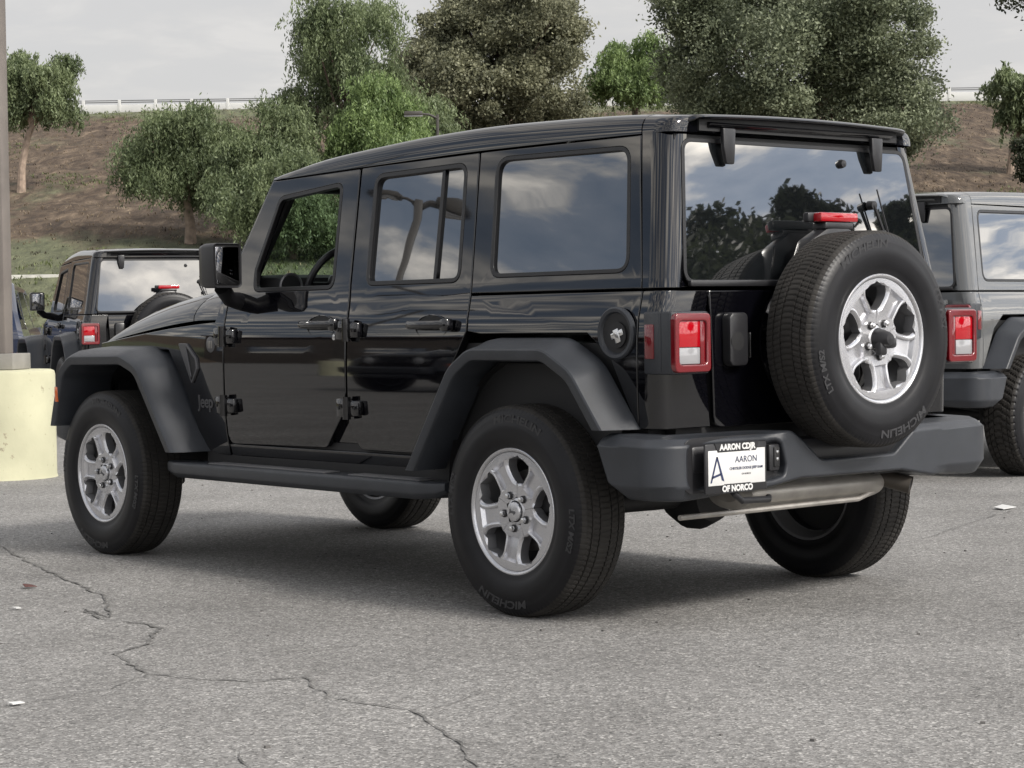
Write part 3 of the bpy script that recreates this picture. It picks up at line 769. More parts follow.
    for sg in (1, -1): g.box((3.05+DX, sg*.66, 1.045), (.10, .03, .05), .008)
    g.build('hood', root, angle=50)
    g = MB().mat(paint); g.grid(hood_rows(2.165, 2.382, 6), flip=False); g.mat(DARK).box((2.26+DX, 0, 1.2), (.10, 1.0, .05), .01)
    g.build('cowl', root, angle=50)
    # ---- front end
    P = Panels(); slots = [rpoly([(y-.032, .70, .03), (y+.032, .70, .03), (y+.036, 1.0, .03), (y-.036, 1.0, .03)], 4) for y in [(-3+i)*.095 for i in range(7)]]
    P.add(rpoly([(-.62, .60, .05), (.62, .60, .05), (.64, .98, .06), (-.64, .98, .06)]), lambda y, z: (3.455+DX-(.03 if z > .85 else 0)*(z-.85)/.13-.10*abs(y)**3, y, z), (1, 0, 0), slots, thick=.06, bev=.006)
    gr = P.build('grille', paint, root)
    g = MB().mat(DARK).box((3.38+DX, 0, .83), (.04, 1.2, .40)); g.build('radiator_screen', gr)
    for sg in (1, -1):
        g = MB().mat(CHROME).lathe([(.105, .0), (.105, .03), (.092, .036), (.088, .02)], 32, (3.43+DX, sg*.47, .87), 'x'); g.mat(WHITELENS).lathe([(.090, .025), (.06, .045), (.0001, .052)], 32, (3.43+DX, sg*.47, .87), 'x')
        g.build('headlight', root)
    g = MB().mat(PLASTIC); g.prism([(3.52+DX, .50), (3.66+DX, .53), (3.67+DX, .67), (3.58+DX, .70), (3.46+DX, .70)], 'y', -.80, .80, .02)
    g.prism([(3.40+DX, .38), (3.62+DX, .42), (3.60+DX, .50), (3.40+DX, .50)], 'y', -.6, .6, .02); g.build('front_bumper', root)
    # ---- fender flares
    def flare(path, sec, sg, name, lipmat=PLASTIC):
        pts = [Vector(p) for p in path]; rows = []
        for i, p in enumerate(pts):
            a = pts[max(i-1, 0)]; b = pts[min(i+1, len(pts)-1)]; t1 = (p-a).normalized() if i else (b-p).normalized(); t2 = (b-p).normalized() if i < len(pts)-1 else t1
            t = (t1+t2).normalized(); n_ = Vector((t.y, -t.x)); k = 1/max(.75, n_.dot(Vector((t1.y, -t1.x))))
            rows.append([(p.x+n_.x*o_*k, sg*y, p.y+n_.y*o_*k) for o_, y in sec])
        for ri, zc_ in ((0, pts[0].y), (-1, pts[-1].y)):
            dd = (pts[1]-pts[0]) if ri == 0 else (pts[-1]-pts[-2]); sl_ = dd.x/dd.y
            rows[ri] = [(x+(zc_-z)*sl_, y, zc_) for x, y, z in rows[ri]]
        g = MB().mat(lipmat); g.grid(rows, flip=(sg < 0))
        g.add(rows[0], [list(range(len(sec)))[::(-1 if sg > 0 else 1)]]); g.add(rows[-1], [list(range(len(sec)))[::(1 if sg > 0 else -1)]])
        return g.build(name, root, angle=32)
    def smooth(pts, n=8):
        out = []
        for i in range(len(pts)-1):
            p0, p1, p2, p3 = (Vector(pts[max(i-1, 0)]), Vector(pts[i]), Vector(pts[i+1]), Vector(pts[min(i+2, len(pts)-1)]))
            for k in range(n):
                t = k/n; out.append(.5*((2*p1)+(p2-p0)*t+(2*p0-5*p1+4*p2-p3)*t*t+(3*p1-p0-3*p2+p3)*t**3))
        return out+[Vector(pts[-1])]
    rp_ = rpoly([(.545, .512), (.30, .875, .14), (.20, .936, .10), (-.20, .936, .10), (-.33, .868, .14), (-.462, .700)], 8)
    # order: front -> rear
    secR = [(.0, .78), (.0, .925), (.005, .934), (.012, .937), (.040, .938), (.046, .934), (.052, .915), (.060, .880), (.078, .835), (.084, .795)]
    secF = [(.0, .66), (.0, .925), (.005, .934), (.012, .937), (.040, .939), (.046, .935), (.056, .918), (.072, .88), (.082, .80), (.090, .70)]
    fp_ = rpoly([(3.405, .60), (3.325, .845, .08), (3.245, .896, .08), (2.785, .902, .10), (2.655, .86, .12), (2.385, .512)], 8)
    for sg in (1, -1):
        i0 = 0
        fr = [p for p in rp_]
        flare(fr, secR, sg, 'rear_fender_flare')
        f = flare([(x+DX, z) for x, z in fp_], secF, sg, 'front_fender_flare')
        g = MB().mat(ORANGE).box((3.385+DX, sg*.930, .755), (.03, .02, .075), .004); g.build('side_marker', f)
    # inner arches
    for cx, rr in ((0, .60), (wb, .60)):
        for sg in (1, -1):
            g = MB().mat(DARK); rows = []
            for k in range(17):
                t = PI*k/16; rr2 = .50
                x = cx-.02+.52*math.cos(t); z = .45+.52*math.sin(t); rows.append([(x, sg*.93 if z < .9 else sg*.90, min(z, .925)), (x, sg*.45, min(z, .925))])
            g.grid(rows)
            g.add([(cx-.02+.52*math.cos(PI*k/16), sg*.50, min(.925, .45+.52*math.sin(PI*k/16))) for k in range(17)], [list(range(17))])
            g.v = [(x, max(-.80, min(.80, y)), z) for x, y, z in g.v]
            g.build('wheel_arch_liner', root)
    # ---- rear bumper
    Lx = .36; Rb = .13
    def SB(u, z):
        s = 1 if u > 0 else -1; a = abs(u); yc = .915-Rb; lean = -.035*max(0, (.60-z))*0
        of = -.042*min(1, max(0, (z-.646)/.036))*min(1, max(0, (a-.34)/.08))-.030*min(1, max(0, (.515-z)/.045))*min(1, max(0, (a-.5)/.1))
        if a < yc: return (-.832+.03*(a/yc)**3-of, u, z)
        th = (a-yc)/Rb
        if th < PI/2: return (-.802+Rb-(Rb+of)*math.cos(th), s*(yc+(Rb+of)*math.sin(th)), z)
        return (-.802+Rb+(a-yc-Rb*PI/2), s*(.915+of), z)
    yc = .915-Rb; U = lambda x: yc+Rb*PI/2+(x+.802-Rb)      # arc length of a point on the side
    bl = [(U(-.448), .688, .03), (U(-.70), .682), (.30, .682, .05), (.245, .648, .03), (.150, .572, .05), (-.255, .572, .05), (-.365, .650, .03), (-.43, .682, .05), (-U(-.70), .682), (-U(-.448), .688, .03),
          (-U(-.52), .52, .04), (-U(-.585), .462, .05), (-.78, .462, .05), (-.48, .476), (-.30, .505), (.26, .508), (.46, .480), (.78, .458, .05), (U(-.585), .462, .05), (U(-.52), .52, .04)]
    rec = rpoly([(.795, .655, .04), (.362, .655, .04), (.335, .56, .03), (.345, .525, .02), (.40, .515, .02), (.795, .500, .04)], 4)
    P = Panels(); P.add(rpoly(bl, 4), SB, (-1, 0, 0), [rec], thick=.10, bev=.012, du=.03, dv=.018, back=True)
    bp = P.build('rear_bumper', PLASTIC, root)
    P = Panels(); P.add(inset(rec, -.02), lambda y, z: (-.792, y, z), (-1, 0, 0), thick=.004, bev=.001)
    P.build('plate_recess', PLASTIC2, bp)
    g = MB().mat(PLASTIC2)
    g.box((-.805, .385, .590), (.03, .055, .095), .008); g.mat(DARK).box((-.822, .378, .592), (.006, .028, .070), .003)
    for z in (.61, .585): g.mat(CHROME).lathe([(.0001, -.004), (.006, -.003), (.007, 0)], 8, (-.824, .378, z), 'x')
    g.mat(PLASTIC2).box((-.75, 0, .60), (.10, 1.55, .10), .02)
    g.build('trailer_socket', bp)
    if plate:
        py, pz, pw, ph, px = .608, .570, .305, .172, -.842
        g = MB().mat(PLASTIC2).box((px, py, pz), (.012, pw, ph), .006); pl = g.build('licence_plate', bp)
        g = MB().mat(WHITE).box((px-.0065, py, pz+.002), (.002, pw-.024, ph-.052), .0008)
        # white tabs carrying the frame lettering, shaped with cut corners
        g.mat(PLASTIC2).prism([(py-.11, pz+.086), (py+.11, pz+.086), (py+.095, pz+.055), (py-.095, pz+.055)], 'x', px-.0065, px-.0085)
        g.mat(PLASTIC2).prism([(py-.075, pz-.086), (py+.075, pz-.086), (py+.065, pz-.055), (py-.065, pz-.055)], 'x', px-.0065, px-.0085)
        def txt(s, size, y, z, m, d=.0092, bold=0, sh=0, sxx=1):
            vs, fs = text_mesh(s, size, .0004, bold, sh); g.mat(m); g.add([(px-d-v.z, y-v.x*sxx, z+v.y) for v in vs], [f[::1] for f in fs])
        txt('AARON CDJR', .0285, py-.002, pz+.0705, WHITE, .0092, .0014)
        txt('OF NORCO', .0285, py, pz-.0715, WHITE, .0092, .0014)
        txt('AARON', .031, py-.045, pz+.026, NAVY, .0082)
        txt('CHRYSLER DODGE JEEP RAM', .0128, py-.045, pz-.004, NAVY, .0082, .0002)
        txt('OF NORCO', .0085, py-.045, pz-.024, BADGE, .0082)
        # A emblem
        g.mat(NAVY); ax, az = py+.098, pz-.005
        for pts in ([(ax+.034, az-.043), (ax+.027, az-.043), (ax-.004, az+.045), (ax+.004, az+.045)], [(ax-.034, az-.040), (ax-.022, az-.036), (ax+.004, az+.045), (ax-.003, az+.045)], [(ax+.030, az-.030), (ax-.020, az-.018), (ax-.016, az-.011), (ax+.024, az-.021)]):
            g.prism(pts, 'x', px-.0078, px-.0086)
        g.build('plate_face', bp)
    # muffler, tail pipe, hooks
    g = MB().mat(STEEL); rows = []
    for y, k in ((.40, .5), (.385, .93), (.37, 1), (-.32, 1), (-.335, .95), (-.35, .5)):
        rows.append([(-.60+.12*k*math.cos(t), y, .452+.062*k*math.sin(t)) for t in [2*PI*i/28 for i in range(28)]])
    g.grid(rows, closed=True); g.add(rows[-1], [list(range(28))]); g.add(rows[0], [list(range(28))[::-1]])
    g.tube([(-.70, .74, .395), (-.70, .3, .396), (-.70, -.20, .398), (-.69, -.30, .42)], .010, 8)
    g.tube([(-.60, -.33, .46), (-.66, -.37, .46)], .03, 12)
    g.build('muffler', root)
    g = MB().mat(mat('tip_steel', (.075, .065, .055), .45, metal=.5)); g.tube([(-.55, -.28, .50), (-.66, -.34, .475), (-.78, -.41, .440)], [.030, .032, .034], 20, cap=False); g.mat(DARK).tube([(-.66, -.34, .475), (-.777, -.409, .441)], [.026, .029], 16)
    g.mat(DARK).box((-.70, -.30, .50), (.16, .20, .012), .003); g.build('tail_pipe', root)
    g = MB().mat(PLASTIC2); g.tube([(-.78, .60, .52), (-.83, .60, .475), (-.84, .575, .452), (-.84, .44, .448), (-.83, .43, .455)], .012, 10); g.build('tow_hook', root)
    # ---- tail lamps
    for sg in (1, -1):
        g = MB().mat(PLASTIC)
        pl_ = rpoly([(-.605, .812), (-.70, .826, .02), (-.762, .828, .015), (-.762, .646, .012), (-.66, .652), (-.605, .70)], 4)
        g.prism([(a, sg*b) for a, b in pl_], 'z', .892, 1.108, .008)
        tl = g.build('tail_lamp', root)
        ro = rpoly([(.652, .898, .02), (.826, .898, .02), (.826, 1.102, .02), (.652, 1.102, .02)], 4)
        ri = rpoly([(.674, .926, .015), (.804, .926, .015), (.804, 1.074, .015), (.674, 1.074, .015)], 4)
        fl = lambda pts: [(sg*a, b) for a, b in pts]
        P = Panels(); P.add(fl(ro), lambda y, z: (-.764, y, z), (-1, 0, 0), [fl(ri)], thick=.03, bev=.006, lift=.014); P.build('lens_ring', REDDEEP, tl)
        g = MB().mat(REDLENS); g.box((-.766, sg*.752, 1.030), (.010, .104, .090), .002); g.mat(REDDEEP).box((-.766, sg*.687, 1.001), (.009, .024, .150), .002); g.build('lamp_lens', tl)
        g = MB().mat(WHITELENS); g.box((-.766, sg*.752, .9555), (.010, .100, .056), .002); g.build('reversing_lens', tl)
        g = MB().mat(REDDEEP); g.box((-.645, sg*.8165, 1.005), (.046, .016, .120), .004); g.build('side_marker', tl)
    # ---- fuel filler (driver side)
    xc, zc = -.459, 1.035; yv = prof(1.035)
    g = MB().mat(PLASTIC).lathe([(.093, -.002), (.093, .010), (.087, .015), (.076, .013), (.070, .004)], 44, (xc, yv, zc)); g.mat(DARK).lathe([(.071, .004), (.0001, .0035)], 40, (xc, yv, zc))
    g.mat(DARK).lathe([(.046, .004), (.046, .012), (.0001, .013)], 30, (xc-.008, yv, zc-.006)); g.mat(CHROME).box((xc-.012, yv+.014, zc-.004), (.062, .004, .022), .002, Matrix.Rotation(R(18), 3, 'Y')); g.box((xc-.012, yv+.014, zc-.010), (.028, .005, .050), .002, Matrix.Rotation(R(18), 3, 'Y'))
    g.build('fuel_filler', root)
    # ---- tailgate
    P = Panels(); P.add(rpoly([(.553, 1.182), (-.553, 1.182), (-.528, .695, .04), (.528, .695, .04)]), lambda y, z: (-.668-.004*math.cos(z*6), y, z), (-1, 0, 0), thick=.03, bev=.006)
    tg = P.build('tailgate', paint, root)
    g = MB().mat(PLASTIC2)
    g.prism([(.395, .925), (.405, .912), (.475, .912), (.490, .93), (.490, 1.085), (.475, 1.102), (.405, 1.102), (.395, 1.09)], 'x', -.668, -.712, .010)
    g.mat(DARK).lathe([(.0001, -.002), (.033, -.001), (.033, 0)], 24, (-.7115, .452, 1.0), 'x'); g.mat(CHROME).box((-.700, .378, .985), (.010, .008, .09), .002); g.build('tailgate_handle', tg)
    for z in (1.10, .80): MB().mat(paint).box((-.69, -.57, z), (.05, .10, .07), .01).build('tailgate_hinge', tg)
    g = MB().mat(PLASTIC2); g.box((-.70, -.02, 1.0), (.08, .34, .34), .03); g.lathe([(.0001, -.10), (.07, -.10), (.10, -.04), (.10, 0)], 24, (-.72, -.023, .999), 'x')
    rows = []
    arm = [(-.72, .10, .12), (-.725, .06, .15)]
    g.prism([(-.12, 1.20), (.20, 1.20), (.13, 1.36), (.02, 1.415), (-.09, 1.415), (-.12, 1.36)], 'x', -.70, -.775, .02)
    g.prism([(-.105, 1.40), (.055, 1.40), (.050, 1.425), (-.100, 1.425)], 'x', -.71, -.775, .006)
    g.build('spare_carrier', tg)
    g = MB().mat(REDLENS); g.box((-.752, -.028, 1.443), (.045, .205, .034), .008); g.mat(PLASTIC2).box((-.722, -.015, 1.443), (.03, .235, .036), .008)
    g.build('high_brake_light', tg)
    # ---- side step
    for sg in (1, -1):
        g = MB().mat(PLASTIC); rows = []
        sec = [(.0, .0), (.0, -.050), (-.02, -.072), (-.09, -.075), (-.17, -.04), (-.17, -.005)]
        rear_e = .44 if doors == 4 else .50
        for x, k in ((2.47+DX, .55), (2.44+DX, .80), (2.36+DX, 1), (rear_e+.16, 1), (rear_e+.04, .86), (rear_e, .6)):
            rows.append([(x, sg*(.905+a*1+(k-1)*.09), .468-(2.4-(x-DX))*0+b*k) for a, b in rpoly([(a, b, .015) for a, b in sec], 3)])
        g.grid(rows, closed=True, flip=(sg < 0)); n = len(rows[0]); g.add(rows[0], [list(range(n))]); g.add(rows[-1], [list(range(n))[::-1]])
        for x in (2.2+DX, 1.4+DX*.7, .8): g.box((x, sg*.72, .42), (.08, .26, .05), .015)
        st = g.build('side_step', root, angle=35)
        for xa, xb in ((1.22+DX, 2.10+DX), (.58, 1.05)) if doors == 4 else ((.7+DX*.3, 1.7+DX),):
            g = MB().mat(mat('step_pad', (.10, .10, .105), .55, bump=.6, bump_s=260)); g.box(((xa+xb)/2, sg*.842, .470), (xb-xa, .085, .006), .002); g.build('step_pad', st)
    # ---- fender vent, badge, lettering (both sides)
    for sg in (1, -1):
        S = side(sg)
        vent = [(DX+2.505, 1.000), (DX+2.425, 1.000), (DX+2.330, .935), (DX+2.318, .885), (DX+2.375, .815)]
        P = Panels(); P.add(rpoly([(a, b, .008) for a, b in vent], 3), S, (0, sg, 0), [inset(rpoly([(a, b, .008) for a, b in vent], 3), .011)], thick=.012, bev=.003, lift=.010); fv = P.build('fender_vent', BADGE, root)
        P = Panels(); P.add(inset(rpoly([(a, b, .008) for a, b in vent], 3), .006), S, (0, sg, 0), thick=.004, bev=.001, lift=.003); P.build('vent_mesh', DARK, fv)
        y = S(2.20+DX, .99)[1]; g = MB().mat(BADGE).lathe([(.0001, .005*sg), (.030, .0045*sg), (.036, .002*sg), (.036, 0)], 30, (2.205+DX, y, .995)); g.mat(STEEL); 
        for k in (-1, 0, 1): g.box((2.205+DX+k*.013, y+sg*.005, .995), (.006, .002, .034), .0005)
        g.build('round_badge', root)
        vs, fs = text_mesh('Jeep', .080, .002, .0012); g = MB().mat(BADGE)
        out = []
        for v in vs:
            x = 2.262+DX-sg*v.x; z = .735+v.y; out.append((x, S(x, z)[1]+sg*(.002+v.z), z))
        g.add(out, fs); g.build('maker_lettering', root)
    # ---- wheels
    for x, s in ((0, spins[0]), (wb, spins[1])):
        wheel(root, 'wheel', (x, .799, .386), 0, R(s), R(0) if x == 0 else R(10), knobby)
        wheel(root, 'wheel', (x, -.799, .386), PI, R(20+s), 0, knobby)
    wheel(root, 'spare_wheel', (-.8615, -.023, .999), PI/2, R(5), R(14), knobby, brake=False)
    g = MB().mat(PLASTIC2).lathe([(.0001, -.145), (.020, -.143), (.028, -.13), (.036, -.10), (.042, -.075), (.042, -.02)], 20, (-.865, -.023, .999), 'x'); g.box((-.985, -.045, .985), (.035, .05, .04), .012); g.box((-.975, -.01, .965), (.03, .04, .05), .010); g.build('spare_lock_cover', root)
    return root
def kids(o): return [c for c in bpy.data.objects if c.parent == o]
def copy_tree(o, parent=None, swap=None):
    c = o.copy(); COL.objects.link(c)
    if parent: c.parent = parent; c.matrix_parent_inverse = o.matrix_parent_inverse.copy()
    if swap and o.type == 'MESH':
        for i, sl in enumerate(o.material_slots):
            if sl.material == swap[0]: c.material_slots[i].link = 'OBJECT'; c.material_slots[i].material = swap[1]
    for ch in CH.get(o.name, []): copy_tree(ch, c, swap)
    return c

car = make_car()
tag(car, 'glossy black four-door off-road car with silver wheels in the middle of the lot', 'car')
CH = {}
for o in bpy.data.objects:
    if o.parent: CH.setdefault(o.parent.name, []).append(o)
# ================================================================== OTHER CARS
def place(root, lx, ly, world, h):
    root.rotation_euler = (0, 0, h); c, s_ = math.cos(h), math.sin(h)
    root.location = (world.x-(c*lx-s_*ly), world.y-(s_*lx+c*ly), 0)
two = make_car(doors=2, wb=2.46, plate=False, knobby=True, clear_front=False)
tag(two, 'black two-door off-road car parked behind the black four-door, seen from its rear', 'car', 'parked off-road cars')
place(two, -.66, .76, site(20.2, -4.10), -.335)
grey = make_car(doors=4, paint=GREYPAINT, knobby=True, plate=False, clear_front=False)
tag(grey, 'grey metallic off-road car with knobbly tyres at the right edge of the lot', 'car', 'parked off-road cars')
grey.scale = (1.03,)*3; place(grey, -.68, -.783, site(13.45, 2.93), -1.43)
for o_ in bpy.data.objects:
    if o_.parent: 
        L_ = CH.setdefault(o_.parent.name, [])
        if o_ not in L_: L_.append(o_)
# cars across the aisle, behind the photographer's left shoulder: the doors mirror them
for i, (x, y, h, lab) in enumerate(((7.9, 12.6, -1.62, 'black off-road car facing the four-door across the aisle, mirrored in its rear door'), (12.6, 13.2, -1.55, 'black off-road car across the aisle, mirrored low in the front door'))):
    c = copy_tree(car); c.location = (x, y, 0); c.rotation_euler = (0, 0, h); tag(c, lab, 'car', 'parked off-road cars')

def blue_car():
    root = empty('compact_car'); tag(root, 'dark blue car mostly hidden by the concrete column at the left edge', 'car')
    g = MB().mat(BLUEPAINT)
    pr_ = rpoly([(-2.2, .35, .1), (2.2, .35, .1), (2.25, .75, .2), (1.35, .95, .2), (.55, 1.45, .3), (-1.1, 1.50, .3), (-2.0, 1.15, .2), (-2.25, .9, .15)], 5)
    rows = []
    for y, k in ((.88, .93), (.90, .97), (.84, 1), (0, 1.01), (-.84, 1), (-.90, .97), (-.88, .93)):
        rows.append([(x*k if abs(y) > .8 else x, y*(1-.22*max(0, (z-.85)/.65)), .35+(z-.35)*(k if k < 1 else 1)) for x, z in pr_])
    g.grid(rows, closed=True, flip=True); n = len(pr_)
    g.add(rows[0], [list(range(n))]); g.add(rows[-1], [list(range(n))[::-1]]); b = g.build('body', root, angle=40)
    for sg in (1, -1):
        def S(x, z, sg=sg): return (x, sg*(.90*(1-.22*max(0, (z-.85)/.65))+.002), z)
        for pts in ([(-.15, .96, .05), (1.05, .96, .05), (.50, 1.34, .08), (-.15, 1.38, .05)], [(-1.55, .96, .08), (-.25, .96, .05), (-.25, 1.38, .05), (-1.05, 1.38, .1)]):
            P = Panels(); P.add(rpoly(pts, 4), S, (0, sg, 0), thick=.01, bev=.002, lift=.006); P.build('side_window', GLASS, b)
        for x in (-1.35, 1.35):
            w = wheel(root, 'wheel', (x, sg*.80, .33), 0 if sg > 0 else PI, .3, 0, False); w.scale = (.84, .84, .84)
        g = MB().mat(REDLENS).box((-2.20, sg*.62, .68), (.10, .30, .14), .03); g.build('tail_lamp', root)
    P = Panels(); P.add(rpoly([(.58, 1.04, .05), (.50, 1.36, .06), (-.50, 1.36, .06), (-.58, 1.04, .05)], 4), lambda y, z: (-2.06+(z-1.0)*1.75, y, z+.03), (-1, 0, .5), thick=.01, bev=.002, lift=.02); P.build('rear_window', GLASS, b)
    return root
bc = blue_car(); bc.location = site(27.5, -7.15); bc.rotation_euler = (0, 0, -.55); bc.scale = (1, 1, 1.1)

# ================================================================== COLUMN, LAMPS, RAIL
def concrete(name, col, amt=.25, s_=3):
    return mat(name, col, .85, noise_s=s_, noise_a=amt, bump=.5, bump_s=40)
def yellow_paint():
    m = concrete('faded_yellow_paint', (.44, .43, .30), .14, 2.5); t = m.node_tree; b = t.nodes['Principled BSDF']
    c = t.nodes.new('ShaderNodeTexCoord'); n = t.nodes.new('ShaderNodeTexNoise'); n.inputs['Scale'].default_value = 16; n.inputs['Detail'].default_value = 8; n.inputs['Roughness'].default_value = .7
    t.links.new(c.outputs['Object'], n.inputs[0]); r = t.nodes.new('ShaderNodeValToRGB'); t.links.new(n.outputs[0], r.inputs[0]); r.color_ramp.elements[0].position = .62; r.color_ramp.elements[1].position = .68
    m_ = t.nodes.new('ShaderNodeMix'); m_.data_type = 'RGBA'; src = b.inputs['Base Color'].links[0].from_socket
    t.links.new(r.outputs[0], m_.inputs['Factor']); t.links.new(src, m_.inputs['A']); m_.inputs['B'].default_value = (.26, .23, .16, 1); t.links.new(m_.outputs['Result'], b.inputs['Base Color']); return m
def light_column(loc, name, label, base=True, h=9.0, arms=((0, 1),), rz=0, dark=False):
    root = empty(name, loc, rz); tag(root, label, 'lamp post')
    if base:
        g = MB().mat(yellow_paint()).lathe([(.001, .775), (.355, .775), (.378, .765), (.385, .74), (.385, .02), (.392, 0)][::-1], 64, axis='z'); g.build('concrete_base', root)
        g = MB().mat(concrete('grey_grout', (.24, .23, .21))).box((0, 0, .835), (.33, .33, .115), .008, Matrix.Rotation(R(40), 3, 'Z')); g.build('grout_pad', root)
    PM = mat('dark_pole_metal', (.05, .045, .04), .5) if dark else mat('pole_metal', (.17, .15, .135), .6, noise_s=3, noise_a=.2); g = MB().mat(PM); z0 = .89 if base else 0
    g.box((0, 0, (h+z0)/2), (.15 if base else .07, .15 if base else .07, h-z0), .015, Matrix.Rotation(R(40), 3, 'Z')); g.build('pole', root)
    for a, ln in arms:
        g = MB().mat(PM); ca, sa = math.cos(a), math.sin(a)
        g.tube([(0, 0, h-.1), (ca*ln*.5, sa*ln*.5, h), (ca*ln, sa*ln, h+.02)], .035, 8)
        ar = g.build('arm', root); g = MB().mat(PM); g.box((0, 0, 0), (.62, .34, .13) if base else (.5, .3, .12), .03); g.X = Matrix.Identity(4)
        g.v = [(ca*(x+ln+.2)-sa*y, sa*(x+ln+.2)+ca*y, z+h+.03) for x, y, z in g.v]
        g.build('lamp_head', ar)
        g = MB().mat(WHITELENS); g.box((0, 0, 0), (.5, .26, .03), .01); g.v = [(ca*(x+ln+.2)-sa*y, sa*(x+ln+.2)+ca*y, z+h-.04) for x, y, z in g.v]; g.build('lamp_lens', ar)
    return root
light_column(site(15.1, -3.69), 'lamp_post', 'grey steel column on a round concrete base painted pale yellow, left edge', arms=((2.5, .9), (-.64, .9)))
light_column((25.5, 18.2, 0), 'lamp_post', 'tall double-headed lamp post mirrored in the rear door window', base=True, h=9.6, arms=((-.6, .5), (2.54, .5)), dark=True)
p = site(57, -1.94); light_column((p.x, p.y, slope_z(57)), 'street_lamp', 'small street lamp with pale head in front of the trees on the slope', base=False, h=6.62-slope_z(57), arms=((SITE_ROT+PI, .45),), dark=True)

rail = empty('bridge_barrier', site(115.4, 0, 12.60), SITE_ROT); tag(rail, 'long white concrete barrier with metal rails along the top of the slope', 'barrier')
WC = mat('white_concrete', (.54, .54, .53), .8, noise_s=.8, noise_a=.05)
g = MB().mat(WC); g.box((0, 0, .22), (170, .22, .50), .02); g.build('barrier_wall', rail)
g = MB().mat(mat('rail_metal', (.13, .13, .135), .5)); 
g.box((0, -.02, .60), (170, .07, .055), .01); rl = g.build('hand_rail', rail); g = MB().mat(MATS['rail_metal']); g.box((0, -.02, .70), (170, .07, .045), .01); g.build('hand_rail', rail)
pm = MB().mat(WC).box((0, 0, 0), (.17, .26, .74), .015).mesh('barrier_post')
for i in range(48):
    o_ = link('barrier_post', pm, rail); o_.location = (-47+i*1.975, 0, .36)
k_ = MB().mat(concrete('pale_kerb', (.5, .49, .45)))
rows = []
for i in range(80):
    l_ = -46+i*1.0; z = slope_z(58.6)-.05
    rows.append([site(58.5, l_, z-.3), site(58.5, l_, z+.09), site(58.6, l_, z+.10), site(58.62, l_, z-.3)])
k_.grid(rows, flip=True); o_ = k_.build('drain_kerb'); tag(o_, 'thin pale concrete drain kerb running across the foot of the grass slope', 'kerb')

bld = empty('low_building', (74, 60, 0), .70); tag(bld, 'brown flat-roofed building across the lot, mirrored along the window bottoms', 'building')
g = MB().mat(mat('brown_stucco', (.05, .042, .036), .8, noise_s=1, noise_a=.2)); g.box((0, 0, 3.2), (9, 46, 6.4), .02); g.build('wall', bld)
g = MB().mat(mat('roof_brown', (.06, .036, .030), .7)); g.box((-.3, 0, 6.6), (10.4, 47.5, .5), .03); g.build('roof', bld)
for i in range(8):
    fr = MB().mat(DARK).box((-4.52, -19+i*5.4, 2.6), (.08, 3.0, 1.6), .01).build('window', bld); MB().mat(GLASS).box((-4.57, -19+i*5.4, 2.6), (.02, 2.8, 1.4)).build('pane', fr)

# ================================================================== TREES
def leaf_mat(name, dark, light, warm=None):
    m = bpy.data.materials.new(name); m.use_nodes = True; t = m.node_tree; b = t.nodes['Principled BSDF']; l = t.links.new
    c = t.nodes.new('ShaderNodeTexCoord').outputs['Object']
    n1 = t.nodes.new('ShaderNodeTexNoise'); n1.inputs['Scale'].default_value = .9; n1.inputs['Detail'].default_value = 3; l(c, n1.inputs[0])
    n2 = t.nodes.new('ShaderNodeTexNoise'); n2.inputs['Scale'].default_value = 9; n2.inputs['Detail'].default_value = 1; l(c, n2.inputs[0])
    f = M_('ADD', M_('MULTIPLY', n1.outputs[0], .45, tree=t), M_('MULTIPLY', n2.outputs[0], .55, tree=t), tree=t)
    r = t.nodes.new('ShaderNodeValToRGB'); l(f, r.inputs[0]); e = r.color_ramp.elements
    e[0].position = .38; e[0].color = (*dark, 1); e[1].position = .62; e[1].color = (*light, 1)
    l(r.outputs[0], b.inputs['Base Color']); b.inputs['Roughness'].default_value = .55
    tr = t.nodes.new('ShaderNodeBsdfTranslucent'); l(r.outputs[0], tr.inputs[0]); mx = t.nodes.new('ShaderNodeMixShader'); mx.inputs[0].default_value = .36
    o = t.nodes['Material Output']; l(b.outputs[0], mx.inputs[1]); l(tr.outputs[0], mx.inputs[2]); l(mx.outputs[0], o.inputs[0])
    return m
PEPPER = leaf_mat('pepper_leaves', (.075, .105, .048), (.25, .30, .155))
PEPPERB = leaf_mat('bright_pepper_leaves', (.085, .135, .045), (.27, .36, .14))
OAK = leaf_mat('grey_green_leaves', (.060, .078, .042), (.36, .40, .26))
OAKB = leaf_mat('brown_green_leaves', (.062, .070, .040), (.37, .37, .24))
DARKL = leaf_mat('dark_leaves', (.02, .026, .014), (.08, .095, .05))
BARK = mat('bark', (.13, .095, .075), .9, noise_s=6, noise_a=.4)
PALEBARK = mat('pale_bark', (.30, .23, .18), .9, noise_s=5, noise_a=.35)
def leaves_mesh(C_, A_, B_, m, name):
    n = len(C_); V = np.empty((n, 4, 3), dtype=np.float32)
    V[:, 0] = C_-A_; V[:, 1] = C_+B_; V[:, 2] = C_+A_; V[:, 3] = C_-B_
    me = bpy.data.meshes.new(name); me.vertices.add(n*4); me.vertices.foreach_set('co', V.ravel())
    me.loops.add(n*4); me.loops.foreach_set('vertex_index', np.arange(n*4, dtype=np.int32))
    me.polygons.add(n); me.polygons.foreach_set('loop_start', np.arange(0, n*4, 4, dtype=np.int32))
    try: me.polygons.foreach_set('loop_total', np.full(n, 4, dtype=np.int32))
    except Exception: pass
    me.update(calc_edges=True); me.materials.append(m); return me
